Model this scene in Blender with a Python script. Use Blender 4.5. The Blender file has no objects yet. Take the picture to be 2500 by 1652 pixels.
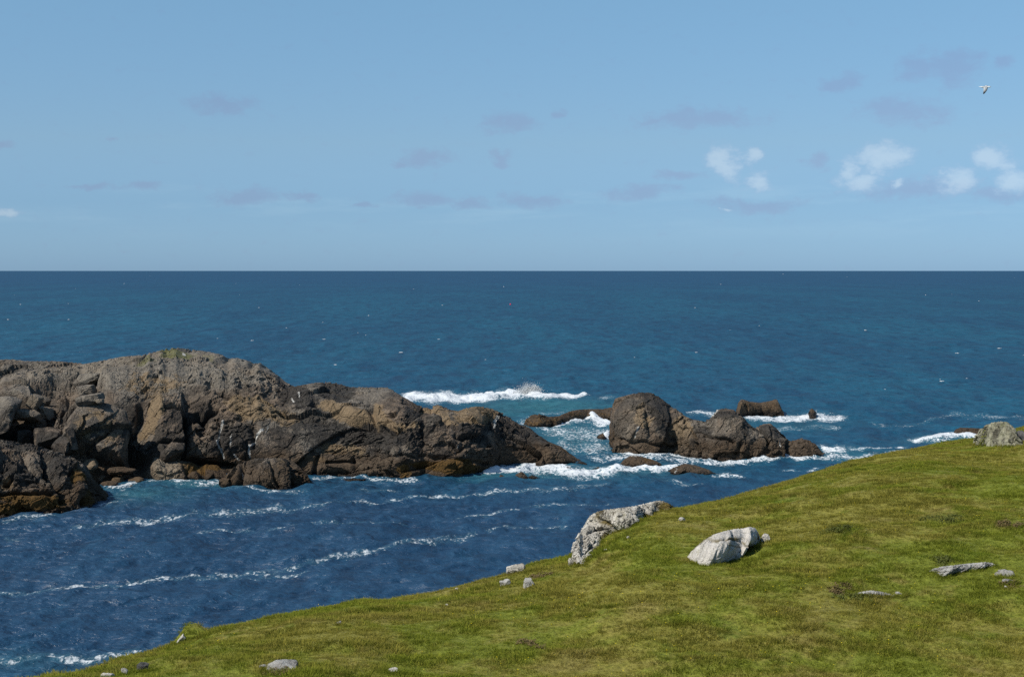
import bpy, bmesh, math, random
import numpy as np

# ------------------------------------------------------------------ camera, sky, sun, exposure
SC = bpy.context.scene
COL = SC.collection
H = 25.0                    # eye height above the sea, metres
F = 3472.0                  # focal length in photograph pixels (50 mm on 36 mm, 2500 px wide)
CX, HY = 1250.0, 660.0      # principal column, horizon row of the photograph

cam_data = bpy.data.cameras.new('camera')
cam_data.lens = 50.0
cam_data.sensor_width = 36.0
cam_data.shift_y = -166.0 / 2500.0
cam_data.clip_start = 0.2
cam_data.clip_end = 200000.0
cam = bpy.data.objects.new('camera', cam_data)
COL.objects.link(cam)
cam.location = (0, 0, H)
cam.rotation_euler = (math.radians(90), 0, 0)
SC.camera = cam

SUN_EL = math.radians(47)
SUN_AZ = math.radians(-124)          # measured from +Y (view direction) towards +X: left and behind the camera
sun_dir = (math.sin(SUN_AZ) * math.cos(SUN_EL), math.cos(SUN_AZ) * math.cos(SUN_EL), math.sin(SUN_EL))

SC.view_settings.view_transform = 'Standard'
SC.view_settings.look = 'None'
SC.view_settings.exposure = 0.25
SC.view_settings.gamma = 1.0
SC.cycles.max_bounces = 4
SC.cycles.diffuse_bounces = 2
SC.cycles.glossy_bounces = 2
SC.cycles.transmission_bounces = 2
SC.cycles.sample_clamp_direct = 1.8
SC.cycles.sample_clamp_indirect = 3.0
SC.cycles.use_denoising = False

sun_data = bpy.data.lights.new('sun', 'SUN')
sun_data.energy = 4.6
sun_data.angle = math.radians(0.53)
sun_data.color = (1.0, 0.94, 0.85)
sun = bpy.data.objects.new('sun', sun_data)
COL.objects.link(sun)
from mathutils import Vector, Matrix, noise as mnoise
sun.rotation_euler = Vector(sun_dir).to_track_quat('Z', 'Y').to_euler()
sun.location = (-200, -100, 300)


class G:
    """small helper to write node trees"""
    def __init__(s, tree):
        s.t = tree
        s.n = tree.nodes
        s.l = tree.links

    def put(s, sock, v):
        if v is None:
            return
        if hasattr(v, 'is_linked') or hasattr(v, 'links'):
            s.l.new(v, sock)
        else:
            try:
                sock.default_value = v
            except Exception:
                if isinstance(v, (int, float)):
                    sock.default_value = (v, v, v)
                else:
                    sock.default_value = tuple(v) + (1.0,)

    def math(s, op, a, b=None, c=None, clamp=False):
        n = s.n.new('ShaderNodeMath'); n.operation = op; n.use_clamp = clamp
        for i, v in enumerate((a, b, c)):
            s.put(n.inputs[i], v)
        return n.outputs[0]

    def vmath(s, op, a, b=None):
        n = s.n.new('ShaderNodeVectorMath'); n.operation = op
        s.put(n.inputs[0], a)
        if b is not None:
            s.put(n.inputs[1], b)
        return n.outputs['Value'] if op in ('LENGTH', 'DISTANCE', 'DOT_PRODUCT') else n.outputs[0]

    def noise(s, vec, scale, detail=4, rough=0.55, dist=0.0, color=False):
        n = s.n.new('ShaderNodeTexNoise')
        s.put(n.inputs['Vector'], vec); s.put(n.inputs['Scale'], scale)
        n.inputs['Detail'].default_value = detail
        n.inputs['Roughness'].default_value = rough
        n.inputs['Distortion'].default_value = dist
        return n.outputs['Color' if color else 'Fac']

    def voro(s, vec, scale, feature='F1', out='Distance', rand=1.0):
        n = s.n.new('ShaderNodeTexVoronoi'); n.feature = feature
        s.put(n.inputs['Vector'], vec); s.put(n.inputs['Scale'], scale)
        n.inputs['Randomness'].default_value = rand
        return n.outputs[out]

    def step(s, x, lo, hi, a=0.0, b=1.0):
        n = s.n.new('ShaderNodeMapRange'); n.interpolation_type = 'SMOOTHSTEP'
        s.put(n.inputs['Value'], x); s.put(n.inputs['From Min'], lo); s.put(n.inputs['From Max'], hi)
        n.inputs['To Min'].default_value = a; n.inputs['To Max'].default_value = b
        return n.outputs[0]

    def lin(s, x, lo, hi, a=0.0, b=1.0):
        n = s.n.new('ShaderNodeMapRange')
        s.put(n.inputs['Value'], x); s.put(n.inputs['From Min'], lo); s.put(n.inputs['From Max'], hi)
        n.inputs['To Min'].default_value = a; n.inputs['To Max'].default_value = b
        return n.outputs[0]

    def mix(s, fac, a, b, mode='MIX'):
        n = s.n.new('ShaderNodeMix'); n.data_type = 'RGBA'; n.blend_type = mode
        s.put(n.inputs[0], fac); s.put(n.inputs[6], a); s.put(n.inputs[7], b)
        return n.outputs[2]

    def attr(s, name):
        n = s.n.new('ShaderNodeAttribute'); n.attribute_name = name
        return n.outputs['Fac']

    def sep(s, v):
        n = s.n.new('ShaderNodeSeparateXYZ'); s.put(n.inputs[0], v)
        return n.outputs

    def comb(s, x, y, z):
        n = s.n.new('ShaderNodeCombineXYZ')
        for i, v in enumerate((x, y, z)):
            s.put(n.inputs[i], v)
        return n.outputs[0]

    def bump(s, h, strength=0.5, dist=0.1, normal=None):
        n = s.n.new('ShaderNodeBump')
        n.inputs['Strength'].default_value = strength
        n.inputs['Distance'].default_value = dist
        s.put(n.inputs['Height'], h)
        if normal is not None:
            s.put(n.inputs['Normal'], normal)
        return n.outputs[0]

    def pos(s):
        return s.n.new('ShaderNodeNewGeometry').outputs['Position']


def col3(r, g, b):
    return (r, g, b, 1.0)


def srgb(r, g, b):
    f = lambda c: (c / 255) / 12.92 if c / 255 <= 0.04045 else ((c / 255 + 0.055) / 1.055) ** 2.4
    return (f(r), f(g), f(b), 1.0)


# ---- world: clear summer sky with a few small clouds low over the sea
world = bpy.data.worlds.new('World')
SC.world = world
world.use_nodes = True
wt = world.node_tree
wt.nodes.clear()
g = G(wt)
sky = wt.nodes.new('ShaderNodeTexSky')
sky.sky_type = 'NISHITA'
sky.sun_disc = False
sky.sun_elevation = SUN_EL
sky.sun_rotation = SUN_AZ
sky.altitude = 0
sky.air_density = 1.0
sky.dust_density = 0.35
sky.ozone_density = 3.0
SKY_STRENGTH = 0.0845
d = wt.nodes.new('ShaderNodeTexCoord').outputs['Generated']
dx, dy, dz = g.sep(d)[0:3]
az = g.math('ARCTAN2', dx, dy)
el = g.math('ARCSINE', dz)
# uniform camera-like colour response of the whole sky
skyc = g.mix(1.0, sky.outputs[0], col3(0.84, 0.93, 0.98), 'MULTIPLY')
gm = wt.nodes.new('ShaderNodeGamma'); g.put(gm.inputs[0], skyc); gm.inputs[1].default_value = 0.80
skyc = g.mix(1.0, gm.outputs[0], col3(1.12, 1.27, 1.34), 'MULTIPLY')
# the air over this cold clean sea stays blue down to the horizon, the same all round
tint = g.mix(g.lin(el, 0.004, 0.046), col3(0.658, 0.894, 1.40), col3(0.70, 0.87, 1.20))
tint = g.mix(g.lin(el, 0.046, 0.089), tint, col3(0.91, 0.98, 1.12))
tint = g.mix(g.lin(el, 0.089, 0.187), tint, col3(1.07, 1.17, 1.20))
skyc = g.mix(1.0, skyc, tint, 'MULTIPLY')
p2 = g.comb(az, g.math('MULTIPLY', el, 1.6), 0.0)
warp = g.noise(p2, 26.0, 5, 0.6, color=True)
warpv = g.vmath('SUBTRACT', warp, (0.5, 0.5, 0.5))
pw = g.vmath('ADD', p2, g.vmath('MULTIPLY', warpv, (0.044, 0.034, 0.0)))


def cloud_mask(blobs):
    acc = None
    for (px, py, rx, ry, amp) in blobs:
        k = 1.55 * amp ** 0.5
        a0 = math.atan2(px - CX, F); e0 = math.atan((HY - py) / F) * 1.6
        sx, sy = F / (rx * k), F / (ry * k * 1.6)
        mp = wt.nodes.new('ShaderNodeMapping')
        mp.inputs['Location'].default_value = (-a0 * sx, -e0 * sy, 0)
        mp.inputs['Scale'].default_value = (sx, sy, 0)
        wt.links.new(pw, mp.inputs['Vector'])
        gr = wt.nodes.new('ShaderNodeTexGradient'); gr.gradient_type = 'SPHERICAL'
        wt.links.new(mp.outputs[0], gr.inputs[0])
        m = gr.outputs['Fac']
        acc = m if acc is None else g.math('MAXIMUM', acc, m)
    return acc


fine = g.noise(p2, 80.0, 6, 0.66)
puffs = cloud_mask([(1770, 405, 36, 46, 1.0), (1835, 385, 34, 26, .8), (1850, 442, 42, 26, 1.0), (2150, 397, 64, 34, 1.25),
                    (2070, 425, 30, 32, .8), (2110, 446, 62, 24, .9), (2325, 450, 50, 40, 1.0), (2440, 405, 48, 32, 1.1),
                    (2475, 448, 42, 34, 1.0), (10, 528, 46, 12, .7), (1780, 512, 34, 6, .4), (2205, 452, 22, 18, .5)])
wisps = cloud_mask([(550, 266, 78, 24, .9), (1245, 306, 64, 28, .95), (1220, 382, 30, 20, .7), (1050, 382, 62, 22, .9),
                    (975, 391, 36, 10, .6), (1720, 292, 130, 26, 1.0), (1600, 292, 60, 12, .7), (2060, 213, 42, 18, .8),
                    (2230, 186, 50, 28, .9), (2320, 188, 66, 34, 1.1), (2455, 182, 36, 22, .8), (2205, 285, 92, 34, 1.1),
                    (220, 462, 60, 10, .7), (345, 463, 52, 14, .7), (600, 478, 95, 24, .75), (740, 482, 40, 14, .6),
                    (1040, 485, 90, 22, .7), (1140, 498, 60, 14, .6), (1300, 490, 90, 20, .7), (1650, 430, 70, 16, .7), (1560, 470, 110, 22, .6),
                    (1985, 400, 34, 24, .7), (0, 374, 34, 14, .8), (275, 347, 22, 8, .5), (1365, 275, 24, 14, .5), (900, 500, 50, 12, .5),
                    (2250, 470, 170, 28, .7), (1850, 500, 160, 26, .5), (2450, 480, 110, 20, .7)])
ps = g.step(g.math('ADD', puffs, g.lin(fine, 0, 1, -0.5, 0.5)), 0.16, 0.62)
wsx = g.step(g.math('ADD', wisps, g.lin(fine, 0, 1, -0.75, 0.75)), 0.02, 0.85)
# thin streaky cloud everywhere low in the sky, all round the horizon
streak = g.noise(g.comb(g.math('MULTIPLY', az, 1.0), g.math('MULTIPLY', el, 7.0), 3.3), 9.0, 5, 0.6)
band = g.math('MULTIPLY', g.step(el, 0.015, 0.045), g.step(el, 0.075, 0.045))
st = g.math('MULTIPLY', g.step(streak, 0.48, 0.72), band)
c = g.mix(g.math('MULTIPLY', st, 0.5), skyc, g.mix(1.0, skyc, col3(1.28, 1.16, 1.08), 'MULTIPLY'))
c = g.mix(g.math('MULTIPLY', wsx, 0.85), c, g.mix(1.0, skyc, col3(1.0, 0.865, 0.90), 'MULTIPLY'))
lit = g.step(g.math('ADD', puffs, g.lin(fine, 0, 1, -0.6, 0.6)), 0.2, 0.95)
c = g.mix(g.math('MULTIPLY', ps, 0.7), c, g.mix(1.0, skyc, g.mix(lit, col3(1.12, 1.00, 1.00), col3(1.80, 1.34, 1.15)), 'MULTIPLY'))
bg = wt.nodes.new('ShaderNodeBackground')
bg.inputs[1].default_value = SKY_STRENGTH
wt.links.new(c, bg.inputs[0])
wo = wt.nodes.new('ShaderNodeOutputWorld')
wt.links.new(bg.outputs[0], wo.inputs[0])


# ------------------------------------------------------------------ numeric helpers
rng = np.random.default_rng(7)


def interp(xs, ys):
    xs = np.asarray(xs, float); ys = np.asarray(ys, float)
    return lambda x: np.interp(x, xs, ys)


def _h(ix, iy, iz, seed):
    h = (ix.astype(np.uint32) * np.uint32(374761393) + iy.astype(np.uint32) * np.uint32(668265263)
         + iz.astype(np.uint32) * np.uint32(2147483647 & 1274126177) + np.uint32((seed * 2654435761) & 0xffffffff))
    h = (h ^ (h >> np.uint32(13))) * np.uint32(1274126177)
    h = (h ^ (h >> np.uint32(16))) * np.uint32(2246822519)
    return h ^ (h >> np.uint32(15))


def _hf(ix, iy, iz, seed):
    return _h(ix, iy, iz, seed).astype(np.float64) / 4294967295.0


def vnoise(p, seed=0):
    i = np.floor(p).astype(np.int64); f = p - i
    u = f * f * f * (f * (f * 6 - 15) + 10)
    r = 0
    for a in (0, 1):
        for b in (0, 1):
            for c_ in (0, 1):
                w = (u[:, 0] if a else 1 - u[:, 0]) * (u[:, 1] if b else 1 - u[:, 1]) * (u[:, 2] if c_ else 1 - u[:, 2])
                r = r + w * _hf(i[:, 0] + a, i[:, 1] + b, i[:, 2] + c_, seed)
    return r * 2 - 1


def fbm(p, oct=4, seed=0, gain=0.5, ridged=False):
    s = 0; a = 1.0; q = p.copy()
    for k in range(oct):
        n = vnoise(q, seed + k * 17)
        s = s + a * ((1 - 2 * np.abs(n)) if ridged else n)
        a *= gain; q = q * 2.03 + 11.7
    return s


def voro(p, seed=0):
    i = np.floor(p).astype(np.int64)
    f1 = np.full(len(p), 9.0); f2 = np.full(len(p), 9.0)
    best = np.zeros((len(p), 3)); bid = np.zeros((len(p), 3))
    for a in (-1, 0, 1):
        for b in (-1, 0, 1):
            for c_ in (-1, 0, 1):
                x, y, z = i[:, 0] + a, i[:, 1] + b, i[:, 2] + c_
                cc = np.stack([x + 0.1 + 0.8 * _hf(x, y, z, seed), y + 0.1 + 0.8 * _hf(x, y, z, seed + 1), z + 0.1 + 0.8 * _hf(x, y, z, seed + 2)], 1)
                dd = p - cc
                dist = np.sqrt((dd * dd).sum(1))
                m = dist < f1
                f2 = np.where(m, f1, np.minimum(f2, dist))
                f1 = np.where(m, dist, f1)
                best[m] = dd[m]
                bid[m] = np.stack([_hf(x, y, z, seed + 3), _hf(x, y, z, seed + 4), _hf(x, y, z, seed + 5)], 1)[m]
    return f1, f2, best, bid


def rot(ax, ang):
    return np.array(Matrix.Rotation(math.radians(ang), 3, ax))


def blocks(p, size, M=None, seed=0, tilt=0.5, step=0.35, crack=0.25, aniso=(1, 1, 1)):
    """fractured rock: tilted facets, steps between blocks, open joints; returns a displacement in metres"""
    q = p if M is None else p @ M.T
    q = q / (size * np.asarray(aniso))
    q = q + 0.10 * np.stack([vnoise(q * 1.7, seed + 40), vnoise(q * 1.7, seed + 41), vnoise(q * 1.7, seed + 42)], 1)
    f1, f2, dd, cid = voro(q, seed)
    t = (dd * (cid * 2 - 1)).sum(1)
    e = np.clip((f2 - f1) / 0.09, 0, 1)
    return size * (tilt * t * 0.55 + step * (cid[:, 0] - 0.5) - crack * (1 - e) ** 2 * 0.45)


def link(o, parent=None):
    COL.objects.link(o)
    if parent is not None:
        o.parent = parent
    return o


def mesh_obj(name, verts, faces, mat, smooth=False, attrs=None, parent=None):
    me = bpy.data.meshes.new(name)
    verts = np.asarray(verts, np.float32); faces = np.asarray(faces, np.int32)
    k = faces.shape[1]
    me.vertices.add(len(verts)); me.vertices.foreach_set('co', verts.ravel())
    me.loops.add(faces.size); me.loops.foreach_set('vertex_index', faces.ravel())
    me.polygons.add(len(faces))
    me.polygons.foreach_set('loop_start', np.arange(0, faces.size, k, dtype=np.int32))
    try:
        me.polygons.foreach_set('loop_total', np.full(len(faces), k, np.int32))
    except Exception:
        pass
    me.update(calc_edges=True)
    me.validate()
    me.polygons.foreach_set('use_smooth', np.full(len(me.polygons), smooth))
    for a, v in (attrs or {}).items():
        at = me.attributes.new(a, 'FLOAT', 'POINT')
        at.data.foreach_set('value', np.asarray(v, np.float32))
    if mat is not None:
        me.materials.append(mat)
    return link(bpy.data.objects.new(name, me), parent)


def tag(o, label=None, cat=None, group=None, kind=None):
    if label: o['label'] = label
    if cat: o['category'] = cat
    if group: o['group'] = group
    if kind: o['kind'] = kind
    return o


def grid_faces(nr, nc):
    i = np.arange(nr * nc).reshape(nr, nc)
    return np.stack([i[:-1, :-1].ravel(), i[:-1, 1:].ravel(), i[1:, 1:].ravel(), i[1:, :-1].ravel()], 1)


def at(px, py, Y):
    return np.array([(px - CX) / F * Y, Y, H - (py - HY) / F * Y])


def to_px(P):
    return CX + F * P[:, 0] / P[:, 1], HY + F * (H - P[:, 2]) / P[:, 1]


# ------------------------------------------------------------------ hill shape
_crest = np.array([(-2200, 2250, 27), (-900, 1950, 29), (-300, 1765, 32), (0, 1695, 34), (150, 1651, 36), (189, 1634, 36.5), (270, 1612, 37), (337, 1595, 38), (398, 1576, 39),
                   (435, 1566, 39.5), (506, 1541, 40), (573, 1530, 41), (674, 1512, 42), (768, 1498, 43), (800, 1494, 43.5), (935, 1477, 45.5), (1002, 1462, 46.5), (1070, 1445, 47.5),
                   (1137, 1426, 48.5), (1204, 1409, 49.5), (1238, 1399, 50), (1306, 1377, 51), (1390, 1358, 52), (1450, 1325, 53), (1500, 1290, 54), (1560, 1259, 55.5),
                   (1610, 1243, 56.5), (1652, 1238, 57.5), (1685, 1236, 58), (1746, 1234, 59), (1792, 1224, 60), (1837, 1210, 61), (1920, 1183, 63), (2000, 1157, 65), (2042, 1145, 66),
                   (2095, 1127, 67), (2147, 1115, 68.5), (2211, 1103, 70), (2263, 1093, 71.5), (2316, 1085, 73), (2379, 1078, 75), (2440, 1064, 77), (2480, 1052, 79), (2500, 1046, 80),
                   (2600, 1030, 84), (3000, 1000, 92), (3700, 990, 96)])


def hill_z(X, Y, detail=True):
    X = np.asarray(X, float); Y = np.asarray(Y, float)
    px = CX + F * np.clip(X / np.maximum(Y, 14.0), -0.95, 0.7)
    s = (np.interp(px, _crest[:, 0], _crest[:, 1]) - HY) / F
    Dc = np.interp(px, _crest[:, 0], _crest[:, 2])
    a = np.clip((8.6 - 30 * s) / np.maximum(Dc - 30, 5) ** 2, 0.0011, 0.02)
    dY = Y - Dc
    gm = s * Y + np.where(dY < 0, a * dY ** 2, 0.012 * dY ** 2 + 0.0006 * np.abs(dY) ** 3)
    gn = 1.9 + 0.31 * Y + 0.02 * np.maximum(0, Y - 22) ** 2
    k = 0.6
    hh = np.clip(0.5 + 0.5 * (gn - gm) / k, 0, 1)
    gg = gn * (1 - hh) + gm * hh - k * hh * (1 - hh)
    z = H - gg
    # turf-topped knoll at the edge of the slope
    c0 = at(463, 1560, 39.6)
    z = z + 0.46 * np.exp(-(((X - c0[0]) / 0.34) ** 2 + ((Y - c0[1]) / 0.7) ** 2) ** 1.5)
    if detail:
        p = np.stack([X.ravel(), Y.ravel(), np.zeros(X.size)], 1)
        n = 0.16 * fbm(p / 5.0, 3, 5) + 0.075 * fbm(p / 1.1, 3, 9)
        z = z + n.reshape(X.shape) * np.clip((Y - 8) / 15, 0, 1)
    return z


def hill_hit(px, py):
    s = (py - HY) / F; t = (px - CX) / F
    Dc = float(np.interp(px, _crest[:, 0], _crest[:, 2]))
    Y = np.linspace(22, Dc + 1.0, 900)
    d = (H - s * Y) - hill_z(t * Y, Y)
    k = np.argmax(d <= 0)
    if d[k] > 0:
        k = int(np.argmin(d))
    return np.array([t * Y[k], Y[k], float(hill_z(np.array([t * Y[k]]), np.array([Y[k]]))[0])])


def sea_hit(px, py):
    Y = H * F / (py - HY)
    return np.array([(px - CX) / F * Y, Y, 0.0])


# ------------------------------------------------------------------ materials
def new_mat(name):
    m = bpy.data.materials.new(name); m.use_nodes = True
    m.node_tree.nodes.clear()
    gg = G(m.node_tree)
    out = m.node_tree.nodes.new('ShaderNodeOutputMaterial')
    return m, gg, out


def principled(gg, out, base, rough=0.9, spec=0.2, normal=None, **kw):
    b = gg.n.new('ShaderNodeBsdfPrincipled')
    gg.put(b.inputs['Base Color'], base); gg.put(b.inputs['Roughness'], rough)
    gg.put(b.inputs['Specular IOR Level'], spec)
    if normal is not None:
        gg.put(b.inputs['Normal'], normal)
    for k, v in kw.items():
        gg.put(b.inputs[k], v)
    gg.l.new(b.outputs[0], out.inputs[0])
    return b


def mat_cliff():
    m, g, out = new_mat('sea_cliff_rock')
    P = g.pos()
    x, y, z = g.sep(P)[0:3]
    big = g.noise(P, 0.10, 5, 0.6, 0.3)
    mid = g.noise(P, 0.45, 6, 0.62, 0.4)
    fine = g.noise(P, 2.6, 6, 0.68)
    grain = g.noise(g.vmath('MULTIPLY', P, (1.0, 1.0, 1.9)), 7.0, 4, 0.7)
    brown = g.mix(g.step(mid, 0.32, 0.7), col3(0.075, 0.057, 0.042), col3(0.185, 0.139, 0.100))
    grey = g.mix(g.step(fine, 0.3, 0.72), col3(0.070, 0.062, 0.053), col3(0.215, 0.188, 0.153))
    base = g.mix(g.step(big, 0.42, 0.60), brown, grey)
    hi = g.math('MULTIPLY', g.step(g.math('ADD', z, g.lin(mid, 0, 1, -3.0, 3.0)), 8.0, 12.5), g.lin(g.step(fine, 0.3, 0.65), 0, 1, 0.35, 0.9))
    base = g.mix(hi, base, g.mix(mid, col3(0.15, 0.128, 0.100), col3(0.25, 0.225, 0.185)))
    # black lichen / wet rock; the dark mask also paints in some shade
    zz = g.math('ADD', z, g.lin(mid, 0, 1, -4.0, 4.0))
    blackband = g.math('MULTIPLY', g.step(zz, 1.2, 2.6), g.step(zz, 12.0, 5.0))
    blk = g.math('MULTIPLY', blackband, g.step(g.noise(P, 0.24, 6, 0.7, 0.5), 0.46, 0.54))
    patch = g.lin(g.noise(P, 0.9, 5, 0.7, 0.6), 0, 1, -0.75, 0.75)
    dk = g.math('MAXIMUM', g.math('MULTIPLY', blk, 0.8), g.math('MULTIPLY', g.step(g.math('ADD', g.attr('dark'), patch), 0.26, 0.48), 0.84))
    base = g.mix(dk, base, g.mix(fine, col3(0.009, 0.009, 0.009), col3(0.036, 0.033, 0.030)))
    # ochre ledges
    base = g.mix(g.math('MULTIPLY', g.step(g.math('ADD', g.attr('ochre'), g.math('MULTIPLY', patch, -1.0)), 0.34, 0.56), 0.85), base, g.mix(mid, col3(0.13, 0.09, 0.052), col3(0.26, 0.19, 0.112)))
    # tidal brown
    tz = g.math('ADD', z, g.lin(mid, 0, 1, -1.6, 1.6))
    tide = g.step(tz, 3.4, 1.7)
    base = g.mix(g.math('MULTIPLY', tide, 0.8), base, g.mix(fine, col3(0.026, 0.017, 0.010), col3(0.098, 0.064, 0.036)))
    wet = g.step(g.math('ADD', z, g.lin(fine, 0, 1, -0.5, 0.5)), 0.55, 0.1)
    base = g.mix(wet, base, g.mix(fine, col3(0.009, 0.007, 0.005), col3(0.03, 0.02, 0.012)))
    # seaweed, pale stone, guano, grass
    wd = g.step(g.math('ADD', g.attr('weed'), g.lin(fine, 0, 1, -0.45, 0.45)), 0.35, 0.6)
    base = g.mix(wd, base, g.mix(grain, col3(0.026, 0.016, 0.007), col3(0.150, 0.083, 0.020)))
    base = g.mix(g.math('MULTIPLY', g.attr('pale'), 0.9), base, g.mix(fine, col3(0.13, 0.105, 0.075), col3(0.29, 0.24, 0.18)))
    gr = g.step(g.math('ADD', g.attr('turf'), g.lin(fine, 0, 1, -0.6, 0.6)), 0.4, 0.75)
    base = g.mix(g.math('MULTIPLY', gr, 0.75), base, g.mix(grain, col3(0.06, 0.075, 0.015), col3(0.15, 0.15, 0.04)))
    wh = g.step(g.math('ADD', g.attr('white'), g.lin(g.noise(P, 3.0, 5, 0.7), 0, 1, -0.7, 0.7)), 0.42, 0.66)
    base = g.mix(wh, base, col3(0.42, 0.41, 0.38))
    base = g.mix(g.step(grain, 0.2, 0.8), g.mix(1.0, base, col3(0.5, 0.49, 0.48), 'MULTIPLY'), g.mix(1.0, base, col3(1.42, 1.42, 1.4), 'MULTIPLY'))
    crk = g.voro(g.vmath('ADD', P, g.vmath('MULTIPLY', g.noise(P, 0.8, 3, color=True), (0.9, 0.9, 0.9))), 0.55, 'DISTANCE_TO_EDGE')
    hgt = g.math('ADD', g.math('MULTIPLY', fine, 0.55), g.math('ADD', g.math('MULTIPLY', grain, 0.22), g.math('MULTIPLY', g.step(crk, 0.0, 0.05), 0.25)))
    nrm = g.bump(hgt, 1.0, 0.5)
    principled(g, out, base, g.lin(wet, 0, 1, 0.92, 0.45), 0.25, nrm)
    return m


def mat_pale(name, light, shade, spot=0.5, tint=(0.20, 0.19, 0.10), scale=1.0):
    """grey-white lichen-covered rock of the hill"""
    m, g, out = new_mat(name)
    P = g.pos()
    mid = g.noise(P, 1.6 * scale, 6, 0.62, 0.5)
    fine = g.noise(P, 7.0 * scale, 6, 0.7)
    grain = g.noise(P, 24.0 * scale, 4, 0.7)
    base = g.mix(g.step(mid, 0.32, 0.66), col3(*shade), col3(*light))
    base = g.mix(g.math('MULTIPLY', g.step(g.noise(P, 3.1 * scale, 5, 0.65), 0.54, 0.72), 0.6), base, col3(*tint))
    dk = g.step(g.math('ADD', fine, g.lin(mid, 0, 1, 0.12, -0.12)), 0.60 - 0.06 * spot, 0.72 - 0.06 * spot)
    base = g.mix(g.math('MULTIPLY', dk, 0.85), base, col3(0.045, 0.042, 0.036))
    base = g.mix(g.attr('moss'), base, g.mix(fine, col3(0.06, 0.04, 0.015), col3(0.15, 0.12, 0.03)))
    base = g.mix(g.step(grain, 0.25, 0.75), g.mix(1.0, base, col3(0.78, 0.77, 0.75), 'MULTIPLY'), g.mix(1.0, base, col3(1.12, 1.12, 1.12), 'MULTIPLY'))
    hgt = g.math('ADD', g.math('MULTIPLY', fine, 0.6), g.math('MULTIPLY', grain, 0.25))
    nrm = g.bump(hgt, 0.85, 0.12)
    principled(g, out, base, 0.92, 0.2, nrm)
    return m


def grass_colour(g, P, blade=None):
    n1 = g.noise(P, 0.16, 5, 0.6, 0.6)
    n2 = g.noise(P, 0.75, 5, 0.65, 0.4)
    n3 = g.step(g.noise(P, 6.0, 5, 0.75), 0.25, 0.75)
    green = g.mix(n3, col3(0.115, 0.138, 0.016), col3(0.218, 0.240, 0.034))
    olive = g.mix(n3, col3(0.148, 0.138, 0.025), col3(0.292, 0.265, 0.058))
    straw = g.mix(n3, col3(0.150, 0.115, 0.036), col3(0.31, 0.245, 0.09))
    v = g.math('ADD', g.math('MULTIPLY', n1, 0.6), g.math('MULTIPLY', n2, 0.4))
    c = g.mix(g.step(v, 0.43, 0.55), green, olive)
    c = g.mix(g.math('MULTIPLY', g.step(g.math('ADD', g.math('MULTIPLY', g.noise(P, 0.33, 5, 0.65, 0.5), 0.6), g.math('MULTIPLY', n2, 0.4)), 0.52, 0.66), 0.5), c, straw)
    lush = g.step(g.noise(g.vmath('ADD', P, (31, 7, 0)), 0.45, 4, 0.6), 0.60, 0.72)
    c = g.mix(g.math('MULTIPLY', lush, 0.7), c, g.mix(n3, col3(0.085, 0.128, 0.012), col3(0.16, 0.215, 0.026)))
    return c


def mat_turf():
    m, g, out = new_mat('turf')
    P = g.pos()
    c = grass_colour(g, P)
    f = g.noise(P, 11.0, 5, 0.7)
    c = g.mix(g.step(f, 0.3, 0.6), g.mix(1.0, c, col3(0.5, 0.5, 0.5), 'MULTIPLY'), c)
    # bare soil and rock on the steep sea side
    nz = g.sep(g.n.new('ShaderNodeNewGeometry').outputs['Normal'])[2]
    c = g.mix(g.step(nz, 0.62, 0.4), c, g.mix(f, col3(0.06, 0.045, 0.03), col3(0.2, 0.17, 0.13)))
    principled(g, out, c, 0.95, 0.1, g.bump(f, 0.9, 0.08))
    return m


def mat_blade():
    m, g, out = new_mat('grass_blade')
    P = g.pos()
    c = grass_colour(g, P)
    r = g.n.new('ShaderNodeObjectInfo').outputs['Random']
    c = g.mix(g.step(r, 0.0, 1.0), g.mix(1.0, c, col3(0.78, 0.79, 0.78), 'MULTIPLY'), g.mix(1.0, c, col3(1.16, 1.12, 1.06), 'MULTIPLY'))
    d = g.n.new('ShaderNodeBsdfDiffuse'); g.put(d.inputs[0], c)
    t = g.n.new('ShaderNodeBsdfTranslucent'); g.put(t.inputs[0], g.mix(1.0, c, col3(1.1, 1.2, 0.8), 'MULTIPLY'))
    mx = g.n.new('ShaderNodeMixShader'); mx.inputs[0].default_value = 0.35
    g.l.new(d.outputs[0], mx.inputs[1]); g.l.new(t.outputs[0], mx.inputs[2])
    g.l.new(mx.outputs[0], out.inputs[0])
    return m


def mat_plain(name, c1, c2, scale=8.0, rough=0.8, spec=0.2, bump=0.3):
    m, g, out = new_mat(name)
    P = g.pos()
    n = g.noise(P, scale, 4, 0.6)
    principled(g, out, g.mix(n, col3(*c1), col3(*c2)), rough, spec, g.bump(n, bump, 0.05))
    return m


def mat_foam():
    m, g, out = new_mat('foam')
    P = g.pos()
    n = g.noise(P, 2.0, 5, 0.65)
    principled(g, out, g.mix(g.step(n, 0.25, 0.6), col3(0.42, 0.48, 0.52), col3(0.72, 0.74, 0.74)), 0.8, 0.2, g.bump(n, 0.8, 0.4))
    return m


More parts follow.
